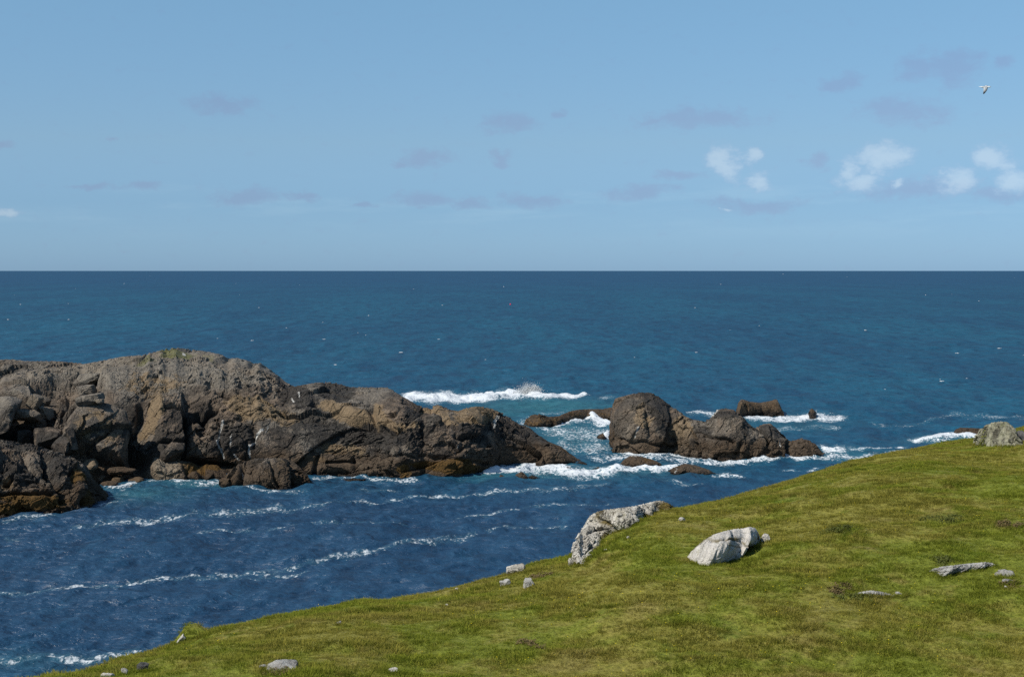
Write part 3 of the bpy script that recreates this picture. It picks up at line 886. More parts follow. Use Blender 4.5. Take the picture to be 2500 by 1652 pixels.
# --- the big island
island, P_ISL = sheet('rocky_island', [
    (-420, 975, -420, 1205, 24), (-250, 940, -250, 1200, 26), (0, 920, 0, 1192, 27), (50, 906, 60, 1190, 27), (100, 900, 110, 1188, 27), (150, 895, 160, 1185, 27), (195, 890, 205, 1182, 28),
    (250, 880, 250, 1180, 29), (300, 870, 295, 1178, 29), (350, 866, 350, 1174, 29), (380, 858, 380, 1170, 29), (400, 853, 400, 1168, 29), (430, 849, 440, 1164, 29), (470, 853, 490, 1160, 28),
    (500, 857, 520, 1158, 27), (540, 865, 565, 1157, 25), (556, 875, 580, 1157, 25), (575, 873, 600, 1157, 24), (605, 880, 630, 1157, 23), (620, 888, 650, 1157, 23), (632, 885, 660, 1157, 22),
    (650, 895, 680, 1158, 21), (670, 910, 700, 1158, 20), (700, 934, 730, 1158, 18), (718, 943, 750, 1158, 17), (740, 939, 765, 1158, 17), (770, 934, 790, 1157, 17), (800, 932, 815, 1156, 17),
    (830, 937, 840, 1156, 16), (850, 944, 860, 1157, 16), (900, 945, 905, 1158, 15), (942, 945, 945, 1160, 15), (955, 950, 958, 1164, 14.5), (980, 966, 978, 1170, 14), (1000, 977, 1000, 1170, 13.5),
    (1015, 986, 1015, 1168, 13), (1035, 994, 1035, 1165, 12.5), (1055, 997, 1060, 1166, 12), (1060, 988, 1066, 1166, 12), (1072, 988, 1076, 1167, 12), (1100, 1000, 1100, 1168, 11.5), (1120, 1003, 1122, 1167, 11),
    (1140, 995, 1142, 1164, 11), (1165, 991, 1165, 1157, 11), (1190, 994, 1188, 1147, 11), (1220, 1005, 1220, 1141, 10), (1245, 1020, 1245, 1139, 9), (1265, 1034, 1265, 1138, 8.5), (1290, 1042, 1290, 1137, 8),
    (1310, 1058, 1312, 1136, 7), (1340, 1078, 1342, 1135, 5.5), (1370, 1090, 1370, 1134, 4.5), (1390, 1105, 1392, 1133, 3), (1410, 1119, 1412, 1132, 1.8), (1432, 1131, 1432, 1132, 0.5)],
    M_CLIFF, 'sea', 1180, 210, 26, (0.95, 1.25), crag(7.5, 0.42, 3, TILT, (1.6, 1, 0.7)), fscale=0.62,
    feats=[
        # blocky hollow under the left crest
        ('box', 165, 960, 95, 52, -12, -3.4, 0.22), ('box', 205, 985, 62, 20, -22, 1.6, 0.4), ('bump', 205, 935, 24, 24, 0, 1.6),
        ('cut', 250, 915, 268, 965, 8, 2.2), ('cut', 160, 930, 165, 1000, 5, 1.4), ('cut', 128, 945, 130, 1000, 5, 1.2), ('cut', 175, 1005, 245, 990, 5, 1.4),
        ('box', 60, 1035, 75, 50, 10, -3.2, 0.3),
        # tilted slab, then the dark cave gully on its right
        ('box', 245, 1060, 90, 62, 22, 2.8, 0.35), ('cut', 220, 1110, 265, 1065, 3.5, 1.2), ('cut', 268, 1120, 320, 1155, 4, 1.6),
        ('cut', 300, 1000, 322, 1045, 15, 4.2), ('cut', 330, 1030, 350, 1130, 22, 8.5), ('cut', 345, 990, 365, 1060, 9, 3.0),
        ('box', 412, 1050, 42, 95, -4, 1.8, 0.35), ('cut', 395, 1017, 450, 1021, 4, 1.6), ('cut', 375, 1087, 450, 1089, 4, 1.6), ('cut', 451, 1025, 447, 1122, 6.5, 4.2),
        ('cut', 452, 1042, 520, 996, 7, 3.0), ('cut', 480, 1005, 500, 1035, 9, 2.4), ('cut', 450, 1122, 570, 1137, 7, 2.6),
        # domed bulge
        ('bump', 560, 1075, 95, 55, 10, 2.4), ('bump', 640, 1010, 100, 26, 20, 1.8), ('cut', 555, 905, 600, 905, 9, 0.9), ('bump', 540, 910, 36, 26, 0, 1.1), ('bump', 600, 930, 30, 24, 0, 0.9),
        ('cut', 535, 945, 560, 960, 7, 1.6), ('cut', 612, 900, 590, 935, 6, 1.1), ('cut', 615, 1040, 622, 1090, 6, 1.2), ('cut', 540, 1040, 545, 1120, 5, 0.7),
        # slanting ledges towards the tip
        ('cut', 700, 1005, 890, 1030, 9, 1.4), ('cut', 770, 985, 960, 1060, 10, 1.2), ('bump', 850, 1000, 90, 14, 18, 1.2), ('cut', 905, 990, 915, 1020, 9, 2.0), ('bump', 925, 1010, 18, 26, 0, 1.0),
        ('bump', 1165, 1010, 50, 26, 15, 1.6), ('cut', 1180, 1030, 1170, 1060, 7, 1.2), ('box', 1140, 1052, 28, 16, 0, 0.9, 0.4), ('cut', 1110, 1068, 1165, 1066, 4, 1.2), ('cut', 1060, 1005, 1110, 1050, 8, 1.0),
        ('cut', 800, 1128, 860, 1126, 4, 1.2), ('bump', 800, 1140, 45, 22, 0, 1.0), ('bump', 920, 1140, 70, 24, 0, 1.2), ('cut', 860, 1120, 875, 1155, 6, 1.0), ('cut', 780, 1110, 770, 1155, 6, 1.2),
        ('bump', 1080, 1120, 90, 20, 8, 0.9), ('cut', 960, 1110, 1180, 1130, 5, 0.8), ('cut', 1290, 1065, 1330, 1110, 8, 0.9), ('cut', 1325, 1100, 1330, 1125, 5, 0.8)],
    stains_and_shade=[('ochre', 640, 1000, 90, 22, 18, .9), ('ochre', 590, 1000, 26, 18, -20, .8), ('ochre', 860, 1003, 80, 13, 17, .9), ('ochre', 920, 1010, 16, 26, 0, 1), ('ochre', 960, 1030, 50, 12, 20, .8),
            ('ochre', 1155, 1010, 48, 22, 10, .9), ('ochre', 1090, 1020, 40, 10, 30, .6), ('ochre', 840, 1095, 60, 16, 5, .6), ('ochre', 770, 1115, 30, 10, 10, .8), ('ochre', 375, 1000, 14, 50, 0, .8),
            ('ochre', 380, 935, 90, 26, 0, .5), ('ochre', 230, 1075, 60, 36, 20, .45), ('ochre', 1060, 1000, 40, 14, 10, .7),
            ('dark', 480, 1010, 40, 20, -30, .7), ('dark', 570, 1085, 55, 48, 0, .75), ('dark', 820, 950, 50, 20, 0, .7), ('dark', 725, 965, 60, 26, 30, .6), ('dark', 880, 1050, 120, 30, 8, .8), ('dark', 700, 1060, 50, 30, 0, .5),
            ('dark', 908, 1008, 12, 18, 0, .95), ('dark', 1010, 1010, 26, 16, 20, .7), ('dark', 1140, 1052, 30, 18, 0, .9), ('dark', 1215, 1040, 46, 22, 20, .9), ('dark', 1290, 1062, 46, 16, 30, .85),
            ('dark', 990, 1050, 50, 22, 10, .6), ('dark', 430, 1060, 40, 40, 0, .5), ('dark', 780, 1035, 80, 18, 10, .75), ('dark', 310, 1010, 20, 26, 0, .8), ('dark', 965, 1065, 80, 14, 10, .5),  # the small dark patch at the gully head paints its shade
            ('weed', 1080, 1138, 80, 9, 3, .85), ('weed', 985, 1150, 18, 18, 0, .9), ('weed', 1130, 1148, 60, 8, 8, .6), ('weed', 985, 1168, 14, 6, 0, 1.0), ('weed', 1115, 1128, 24, 6, 0, .9),
            ('turf', 430, 858, 50, 12, 4, .75), ('turf', 360, 880, 30, 12, 0, .6), ('turf', 480, 866, 60, 9, 5, .55), ('pale', 210, 893, 45, 7, -8, .6), ('pale', 120, 903, 60, 6, -8, .5), ('pale', 270, 885, 60, 8, -8, .4),
            ('line', 'white', 545, 1030, 535, 1080, 4.5, .8), ('line', 'white', 535, 1080, 550, 1115, 4.5, .75), ('line', 'white', 640, 1050, 612, 1085, 4, .85), ('line', 'white', 608, 1085, 612, 1115, 4, .7), ('line', 'white', 572, 1060, 570, 1085, 3, .6),
            ('line', 'white', 655, 1040, 648, 1055, 3.5, .6), ('line', 'white', 1215, 1018, 1200, 1030, 3.5, .9), ('line', 'white', 1203, 1030, 1197, 1045, 3.5, .8), ('line', 'white', 1117, 1085, 1112, 1105, 2.5, .6), ('line', 'white', 575, 1105, 585, 1120, 3, .7),
            ('line', 'white', 449, 857, 453, 857, 3.0, 1.0), ('line', 'white', 712, 968, 716, 974, 3, .7), ('line', 'white', 728, 960, 732, 963, 3, .7), ('line', 'white', 840, 1030, 850, 1038, 3, .6)])
tag(island, 'large brown and grey rocky island with domed top left of the channel', 'island')

ridge, _ = sheet('rock_ridge', [(-420, 905, -420, 1020, 9), (-150, 885, -150, 1019, 9), (0, 877, 0, 1018, 9), (30, 877, 30, 1018, 9), (60, 881, 60, 1018, 9), (130, 881, 130, 1018, 9), (195, 886, 195, 1018, 9), (225, 897, 225, 1018, 8), (300, 930, 300, 1018, 6), (360, 1016, 360, 1018, 1)],
                 M_CLIFF, 'sea', 260, 50, 12, (0.9, 1.0), crag(4.0, 0.6, 51, TILT), stains_and_shade=[('pale', 60, 890, 160, 14, 0, .08)])
tag(ridge, 'dark rock ridge peeping over the far left crest of the big island', 'rock')

outcrop, P_OUT = sheet('rocky_point', [
    (-420, 1060, -420, 1290, 10), (-150, 1066, -150, 1275, 10), (0, 1073, 0, 1262, 10), (30, 1076, 30, 1258, 10), (45, 1080, 50, 1254, 10), (80, 1083, 80, 1252, 9.5), (100, 1091, 110, 1253, 9), (150, 1106, 150, 1249, 8),
    (180, 1118, 180, 1244, 7), (205, 1131, 205, 1242, 6), (220, 1154, 222, 1238, 5), (235, 1175, 238, 1232, 4), (250, 1190, 252, 1227, 3), (264, 1204, 262, 1222, 1.6), (269, 1217, 268, 1218, 0.5)],
    M_CLIFF, 'sea', 420, 140, 16, (0.9, 1.2), crag(4.2, 0.62, 63, None),
    feats=[('cut', 108, 1100, 112, 1165, 9, 2.4), ('cut', 15, 1180, 60, 1150, 6, 1.4), ('cut', 125, 1165, 150, 1225, 8, 1.6), ('bump', 45, 1170, 16, 34, 0, 1.2), ('bump', 60, 1215, 60, 22, 0, 1.0), ('bump', 160, 1140, 34, 30, 0, 1.0), ('cut', 200, 1150, 205, 1230, 9, 1.8), ('cut', 0, 1208, 120, 1205, 5, 1.0), ('cut', 60, 1110, 80, 1150, 7, 1.2), ('bump', 185, 1190, 16, 30, 0, 1.0)],
    stains_and_shade=[('weed', 90, 1225, 70, 20, 0, .85), ('weed', 20, 1215, 40, 12, 0, .7), ('weed', 215, 1215, 14, 24, 0, .7), ('weed', 190, 1165, 26, 20, 0, .6), ('weed', 20, 1240, 60, 12, 0, .7), ('dark', 40, 1160, 40, 30, 0, .6), ('dark', 120, 1130, 40, 26, 0, .5), ('dark', 220, 1180, 30, 30, 0, .6), ('dark', 150, 1230, 30, 14, 0, .7), ('ochre', 12, 1180, 14, 18, 0, .8)])  # dark patch on the right flank paints the side away from the sun
tag(outcrop, 'dark weed-covered rock point rising from the water at the left picture edge', 'rock')

knob, _ = sheet('shore_rock', [
    (533, 1180, 533, 1183, 0.5), (538, 1168, 540, 1187, 1.5), (552, 1160, 552, 1189, 2.2), (565, 1146, 570, 1187, 3), (582, 1133, 585, 1189, 4), (600, 1126, 600, 1190, 4.5), (625, 1118, 630, 1190, 5), (655, 1117, 660, 1190, 5), (690, 1118, 695, 1189, 5),
    (715, 1125, 718, 1186, 4.5), (735, 1143, 738, 1183, 3.5), (752, 1163, 752, 1181, 2), (763, 1178, 764, 1180, 0.5)],
    M_CLIFF, 'sea', 230, 84, 14, (0.85, 1.2), crag(3.2, 0.55, 85, rot('Y', -30)),
    feats=[('cut', 590, 1130, 580, 1185, 6, 1.6), ('cut', 705, 1130, 715, 1185, 6, 1.0), ('bump', 655, 1145, 40, 24, 0, 1.0), ('cut', 655, 1145, 680, 1185, 4, .6)],
    stains_and_shade=[('line', 'white', 610, 1132, 585, 1145, 3, .7), ('line', 'white', 582, 1145, 582, 1160, 2.5, .6), ('ochre', 550, 1178, 16, 10, 0, .8), ('ochre', 660, 1150, 40, 24, 0, .35), ('dark', 730, 1165, 20, 26, 0, .7), ('dark', 690, 1135, 26, 14, 0, .5), ('dark', 570, 1165, 12, 16, 0, .6)])  # rightmost dark patch paints shade on the side turned from the sun
tag(knob, 'rounded brown rock at the water in front of the big island dome', 'rock')

blonde, _ = sheet('shore_boulder', [
    (357, 1170, 357, 1172, 0.4), (358, 1155, 362, 1174, 1.0), (364, 1138, 370, 1175, 2.0), (380, 1115, 390, 1176, 3.2), (395, 1111, 410, 1176, 3.6), (412, 1118, 430, 1175, 3.6), (435, 1123, 455, 1175, 3.4), (465, 1126, 480, 1174, 3.2), (485, 1140, 500, 1173, 3), (505, 1133, 520, 1172, 3), (530, 1135, 540, 1171, 3), (548, 1150, 550, 1170, 2), (560, 1168, 560, 1170, 0.5)],
    M_CLIFF, 'sea', 190, 70, 12, (0.9, 1.2), crag(3.0, 0.34, 96),
    feats=[('cut', 462, 1140, 470, 1172, 8, 1.4), ('cut', 495, 1140, 500, 1170, 6, 0.9), ('cut', 450, 1135, 500, 1150, 5, .7)],
    stains_and_shade=[('pale', 405, 1145, 34, 34, 0, 1.0), ('pale', 390, 1120, 20, 12, 0, 1.0), ('weed', 468, 1135, 36, 9, 8, .9), ('weed', 520, 1138, 20, 8, 0, .9), ('dark', 500, 1160, 40, 14, 0, .8), ('ochre', 430, 1165, 20, 12, 0, .5)])
tag(blonde, 'pale buff boulder with orange weed on its right at the island foot', 'boulder')

stack, _ = sheet('sea_stack', [
    (1494, 1100, 1494, 1103, 0.3), (1504, 1082, 1497, 1105, 1.2), (1507, 1072, 1500, 1106, 2.0), (1500, 1050, 1503, 1107, 3.2), (1495, 1030, 1506, 1108, 4.2), (1494, 1008, 1510, 1109, 5.4), (1497, 985, 1515, 1110, 6.8), (1503, 972, 1522, 1111, 7.6), (1525, 966, 1540, 1114, 8.0),
    (1545, 961, 1556, 1115, 8.2), (1565, 957, 1575, 1115, 8.4), (1590, 958, 1595, 1114, 8.4), (1610, 969, 1612, 1112, 8.0), (1635, 988, 1636, 1111, 7.6), (1660, 1005, 1660, 1112, 7.0), (1680, 1020, 1680, 1114, 6.6), (1700, 1025, 1700, 1117, 6.6), (1722, 1028, 1722, 1119, 6.6),
    (1740, 1015, 1740, 1121, 7.0), (1750, 1000, 1750, 1122, 7.4), (1770, 996, 1770, 1123, 7.4), (1790, 1000, 1790, 1123, 7.0), (1810, 1015, 1810, 1123, 6.4), (1830, 1035, 1830, 1122, 5.6), (1845, 1047, 1845, 1122, 5.2), (1850, 1040, 1852, 1122, 5.2), (1862, 1035, 1864, 1121, 5.2),
    (1880, 1033, 1880, 1121, 5.0), (1890, 1040, 1892, 1120, 4.6), (1905, 1055, 1907, 1120, 4.0), (1925, 1073, 1925, 1119, 3.2), (1935, 1077, 1935, 1119, 3.0), (1945, 1072, 1946, 1119, 3.0), (1957, 1069, 1958, 1119, 2.8), (1975, 1075, 1976, 1118, 2.4), (1990, 1083, 1990, 1118, 2.0), (2005, 1100, 2006, 1117, 1.0), (2021, 1115, 2021, 1116, 0.3)],
    M_CLIFF, 'sea', 560, 150, 20, (0.9, 1.35), crag(4.6, 0.40, 121, rot('Y', 25), (1.2, 1, 0.9), 0.3),
    feats=[('cut', 1634, 1000, 1650, 1085, 5, 0.6), ('cut', 1672, 1030, 1700, 1070, 3.5, 0.8), ('bump', 1680, 1040, 26, 34, -20, 0.5), ('cut', 1701, 1080, 1702, 1115, 4, 1.6), ('cut', 1720, 1060, 1790, 1078, 4, 0.8), ('cut', 1850, 1045, 1878, 1080, 4, 0.9), ('cut', 1925, 1078, 1922, 1118, 6, 1.6),
           ('cut', 1510, 1075, 1640, 1090, 5, 0.6), ('bump', 1690, 1075, 12, 16, 0, 0.8), ('cut', 1580, 1000, 1590, 1060, 8, 0.7), ('bump', 1780, 1020, 30, 18, 20, .6), ('cut', 1810, 1080, 1800, 1110, 6, .6)],
    stains_and_shade=[('pale', 1535, 1030, 34, 48, 0, .30), ('pale', 1670, 1050, 20, 36, -15, .28), ('pale', 1770, 1040, 50, 16, 15, .22), ('ochre', 1570, 1015, 22, 26, 0, .75), ('pale', 1572, 1005, 7, 14, 10, .45), ('ochre', 1668, 1050, 22, 40, -15, .7), ('dark', 1600, 975, 40, 16, 25, .75), ('dark', 1615, 1010, 22, 40, -15, .65), ('dark', 1780, 1012, 30, 14, 10, .6), ('dark', 1515, 1040, 20, 36, 0, .5), ('dark', 1690, 1072, 14, 18, 0, .7), ('dark', 1880, 1055, 26, 16, 20, .5), ('dark', 1715, 1090, 18, 14, 0, .6),  # dark patches right of the first peak paint that plane's shade
            ('line', 'white', 1562, 1042, 1552, 1068, 3, .65), ('line', 'white', 1704, 1080, 1705, 1098, 3, .9), ('line', 'white', 1755, 1002, 1744, 1015, 3, .75), ('line', 'white', 1903, 1075, 1905, 1085, 2.5, .8), ('line', 'white', 1926, 1080, 1926, 1086, 2, .7), ('line', 'white', 1626, 1025, 1627, 1032, 2, .7), ('weed', 1760, 1115, 160, 5, 0, .3)])
tag(stack, 'tall humped sea stack sloping down to the right in the channel', 'sea stack')

skerry, _ = sheet('low_skerry', [
    (1276, 1037, 1276, 1039, 0.3), (1285, 1022, 1284, 1041, 1.8), (1300, 1012, 1300, 1042, 3), (1316, 1010, 1316, 1043, 3.2), (1340, 1017, 1340, 1041, 3), (1365, 1015, 1362, 1038, 3), (1390, 1004, 1386, 1033, 3.4), (1415, 999, 1412, 1028, 3.6), (1435, 998, 1432, 1025, 3.6), (1470, 998, 1468, 1024, 3.6), (1495, 994, 1492, 1024, 3.6), (1540, 990, 1540, 1022, 3), (1560, 1018, 1560, 1020, 0.4)],
    M_CLIFF, 'sea', 240, 44, 10, (0.9, 1.1), crag(2.6, 0.42, 151), stains_and_shade=[('weed', 1320, 1030, 60, 12, 0, .45), ('weed', 1430, 1008, 70, 10, 0, .45)])
tag(skerry, 'low brown skerry washed by white surf left of the tall stack', 'rock')

backrock, _ = sheet('flat_topped_rock', [
    (1764, 1016, 1764, 1019, 0.3), (1772, 1002, 1770, 1021, 1.5), (1790, 999, 1790, 1021, 2), (1801, 1000, 1800, 1019, 2.4), (1804, 976, 1808, 1016, 3.4), (1815, 975, 1818, 1014, 3.6), (1830, 980, 1830, 1013, 3.6), (1855, 983, 1855, 1010, 3.6), (1880, 978, 1880, 1009, 3.6), (1896, 974, 1893, 1009, 3.6), (1902, 985, 1902, 1009, 2.8), (1910, 1000, 1909, 1009, 1.4), (1914, 1008, 1914, 1009, 0.3)],
    M_CLIFF, 'sea', 180, 54, 10, (0.7, 1.3), crag(2.2, 0.34, 171, None, (1, 1, 1.4)), stains_and_shade=[('ochre', 1855, 988, 60, 14, 0, .9), ('weed', 1790, 1012, 20, 8, 0, .4)])
tag(backrock, 'flat-topped tan rock in the surf behind the tall stack', 'rock')


def low_rock(name, x0, x1, ytop, ybase, label, seed, peak=0.45, w=2.0, stains_and_shade=(), size=1.4, e=(0.9, 1.1), notch=None):
    xm = x0 + (x1 - x0) * peak
    ks = [(x0, ybase - 4, x0, ybase - 3, 0.2), (x0 + (xm - x0) * .35, ytop + (ybase - ytop) * .38, x0 + (xm - x0) * .35, ybase - .5, w * .6), (xm - (xm - x0) * .2, ytop + 2, xm - (xm - x0) * .2, ybase, w), (xm, ytop, xm, ybase, w),
          (xm + (x1 - xm) * .35, ytop + (ybase - ytop) * .18, xm + (x1 - xm) * .35, ybase, w), (xm + (x1 - xm) * .75, ytop + (ybase - ytop) * .5, xm + (x1 - xm) * .75, ybase - .5, w * .6), (x1, ybase - 4, x1, ybase - 3, 0.2)]
    o, _ = sheet(name, ks, M_CLIFF, 'sea', max(40, int((x1 - x0) * 1.1)), 34, 8, e, crag(size, 0.34, seed), stains_and_shade=stains_and_shade, sink=0.8)
    tag(o, label, 'rock', 'small rocks awash around the stack')
    return o


low_rock('awash_rock', 1511, 1620, 1110, 1139, 'low brown rock with pale bird-limed top in foam before the stack', 201, 0.32, 2.6, [('line', 'white', 1540, 1112, 1550, 1113, 4, .8), ('weed', 1580, 1122, 20, 8, 0, .5)])
low_rock('awash_rock', 1624, 1746, 1131, 1159, 'smooth dark brown whale-backed rock nearest the camera before the stack', 205, 0.42, 3.0, [('line', 'white', 1650, 1135, 1648, 1150, 3, .6)], 2.2)
low_rock('awash_rock', 1446, 1474, 1139, 1149, 'small black rock amid white foam between island tip and stack', 209, 0.5, 0.9)
low_rock('awash_rock', 1206, 1238, 1157, 1168, 'small round brown rock in the water just off the island weed', 213, 0.5, 1.2)
low_rock('awash_rock', 1252, 1290, 1151, 1170, 'small pointed brown rock before the foam off the island tip', 217, 0.55, 1.4)
low_rock('awash_rock', 1287, 1316, 1159, 1169, 'low brown rock just right of the small pointed rock', 221, 0.4, 1.0)
low_rock('awash_rock', 1456, 1478, 1056, 1072, 'reddish rock in white surf against the left side of the stack', 225, 0.7, 1.2)
low_rock('awash_rock', 1974, 1994, 996, 1012, 'lone small pointed rock right of the flat-topped rock', 229, 0.35, 1.4)
low_rock('awash_rock', 2038, 2062, 1109, 1117, 'low black rock in foam right of the stack end', 233, 0.5, 1.0)
low_rock('awash_rock', 2130, 2190, 1104, 1122, 'dark low reef cut off by the grass slope right of the stack', 237, 0.6, 1.4)
low_rock('awash_rock', 1370, 1398, 1138, 1147, 'tiny dark rock tip in the broad white foam off the island', 241, 0.5, 0.8)
low_rock('awash_rock', 395, 412, 1178, 1187, 'tiny rock in the surf below the pale buff boulder', 245, 0.6, 0.8)
low_rock('awash_rock', 840, 890, 1166, 1172, 'thin dark weedy rock awash at the middle of the island foot', 249, 0.4, 0.8)
reef, _ = sheet('dark_reef', [(2326, 1062, 2326, 1066, 0.3), (2332, 1048, 2332, 1068, 1.4), (2345, 1043, 2345, 1068, 2), (2370, 1044, 2370, 1069, 2.2), (2400, 1046, 2400, 1070, 2.2), (2470, 1050, 2470, 1072, 2), (2520, 1068, 2520, 1072, .4)], M_CLIFF, 'sea', 120, 36, 8, (0.9, 1), crag(2.0, 0.3, 261, None, (0.6, 1, 2)), stains_and_shade=[('dark', 2380, 1055, 80, 14, 0, .8)])
tag(reef, 'dark reddish reef with white surf left of the lichen-covered boulder', 'rock')


# --- loose blocks in the gully and along the shore of the island
def ico(sub):
    bm = bmesh.new(); bmesh.ops.create_icosphere(bm, subdivisions=sub, radius=1.0)
    v = np.array([x.co[:] for x in bm.verts]); f = np.array([[x.index for x in p.verts] for p in bm.faces]); bm.free()
    return v, f


ICO = {3: ico(3), 4: ico(4), 5: ico(5)}


def boulder_mesh(size, seed, box=0.55, cuts=7, noise=0.07, sub=4, flute=None, blocksz=0.0):
    """an angular boulder: rounded box cut by random planes, then weathered"""
    v, f = ICO[sub]
    v = v.copy(); r = np.random.default_rng(seed)
    inf = np.abs(v).max(1, keepdims=True)
    v = v * (1 - box) + (v / inf) * box * 0.85
    for _ in range(cuts):
        n = r.normal(size=3); n /= np.linalg.norm(n); dcut = r.uniform(0.55, 0.85)
        d_ = v @ n - dcut
        v = v - np.clip(d_, 0, None)[:, None] * n
    v = v * np.asarray(size) / 2
    s = float(np.min(size))
    nn = v / np.maximum(np.linalg.norm(v, axis=1, keepdims=True), 1e-6)
    q = v + seed * 3.7
    d_ = noise * s * fbm(q / (s * 0.5), 4, seed, 0.55)
    if blocksz:
        d_ = d_ + blocks(q, blocksz, None, seed + 3, 0.5, 0.3, 0.3)
    if flute:
        d_ = d_ + flute * fbm(q * np.array([1, 1, 0.12]) / (s * 0.08), 3, seed + 9, 0.6)
    return v + nn * d_[:, None], f


def px_xyz(Pm):
    a, b = to_px(Pm)
    return a, b, Pm[:, 1]


_IX = px_xyz(P_ISL)


def isl_depth(px, py, r=10):
    m = (np.abs(_IX[0] - px) < r) & (np.abs(_IX[1] - py) < r)
    return float(np.percentile(_IX[2][m], 15)) if m.any() else H * F / (max(py, 1150) - HY)


def put_block(name, x0, x1, y0, y1, depth, label, seed, cat='boulder', mat=None, rz=0, ry=0, box=0.55, cuts=7, sub=4, sea=False, group='loose blocks on the island', noise=0.07, stain=None, dy=0.0):
    cx, cy = (x0 + x1) / 2, (y0 + y1) / 2
    Y = sea_hit(cx, y1)[1] + 0.4 if sea else isl_depth(cx, cy) - dy
    c_ = at(cx, cy, Y)
    w_, h_ = (x1 - x0) / F * Y, (y1 - y0) / F * Y
    v, f = boulder_mesh((w_ * 1.08, max(depth, 0.2), h_ * 1.12), seed, box, cuts, noise, sub)
    R = np.array((Matrix.Rotation(math.radians(rz), 3, 'Z') @ Matrix.Rotation(math.radians(ry), 3, 'Y')))
    v = v @ R.T + c_
    a = {k: np.zeros(len(v)) for k in ('dark', 'ochre', 'weed', 'pale', 'turf', 'white', 'moss')}
    for k, val in (stain or {}).items():
        a[k][:] = val
    o = mesh_obj(name, v, f, mat or M_CLIFF, False, a)
    tag(o, label, cat, group)
    return o


# slabs of pale stone stacked in the hollow
put_block('stone_slab', 52, 76, 960, 994, 2.2, 'bright white stone slab standing leftmost in the island hollow', 301, 'slab', box=0.95, cuts=2, ry=28, noise=.03, mat=M_WHITE, dy=2.2)
put_block('stone_slab', 72, 97, 962, 1002, 2.6, 'pale grey slab leaning in the middle of the three in the hollow', 302, 'slab', box=0.95, cuts=2, ry=30, noise=.03, stain={'pale': 1.0}, dy=1.8)
put_block('stone_slab', 88, 115, 968, 1004, 2.6, 'grey slab leaning rightmost of the three in the island hollow', 303, 'slab', box=0.95, cuts=2, ry=32, noise=.03, stain={'pale': 0.45}, dy=1.2)
put_block('fallen_block', -30, 50, 972, 1058, 6.0, 'big dark square-edged block cut off by the left picture edge', 304, 'block', box=0.8, cuts=5, ry=12, dy=2.6)
put_block('fallen_block', 40, 110, 1000, 1027, 4.0, 'broad olive slab lying flat below the white slabs', 305, 'block', box=0.85, cuts=4, ry=4, stain={'pale': 0.35}, dy=2.2)
put_block('fallen_block', 96, 134, 994, 1020, 3.0, 'light wedge-shaped block right of the flat olive slab', 306, 'block', box=0.8, cuts=5, ry=14, stain={'pale': 0.45}, dy=2.0)
put_block('fallen_block', 124, 158, 994, 1014, 2.5, 'brown block at the right end of the hollow floor', 307, 'block', box=0.75, cuts=5, ry=10, dy=1.2)
put_block('fallen_block', 78, 112, 1024, 1052, 2.5, 'rounded block in the dark gap under the olive slab', 308, 'block', box=0.5, cuts=6, dy=1.0)
put_block('fallen_block', 47, 80, 1048, 1084, 3.0, 'upright grey block between the big square block and brown boulder', 309, 'block', box=0.7, cuts=5, dy=2.0)
put_block('fallen_block', 78, 150, 1045, 1092, 4.5, 'rounded brown boulder above the weedy rock point', 310, 'boulder', box=0.5, cuts=7, dy=2.0)
put_block('fallen_block', 128, 172, 1068, 1104, 3.5, 'brown block just right of the rounded brown boulder', 311, 'block', box=0.7, cuts=6, ry=8, dy=2.0)
put_block('fallen_block', 168, 186, 1040, 1100, 1.6, 'narrow upright grey fin at the left edge of the tilted slab', 312, 'block', box=0.8, cuts=4, ry=-14, dy=1.0)
put_block('fallen_block', 180, 250, 912, 942, 3.0, 'squared block under the hollow roof beside the shadowed notch', 313, 'block', box=0.8, cuts=5, ry=-4, dy=.6)
put_block('fallen_block', 185, 235, 940, 968, 3.0, 'flat brown block stacked beneath the squared block of the hollow', 314, 'block', box=0.85, cuts=4, ry=-8, dy=.8)
put_block('fallen_block', 190, 255, 962, 992, 3.4, 'grey layered block resting lowest in the hollow', 315, 'block', box=0.75, cuts=5, ry=-10, dy=.6)
put_block('fallen_block', 235, 254, 973, 985, 1.6, 'small pale stone at the right corner of the hollow', 316, 'stone', box=0.6, cuts=5, stain={'pale': 0.9}, dy=1.2)
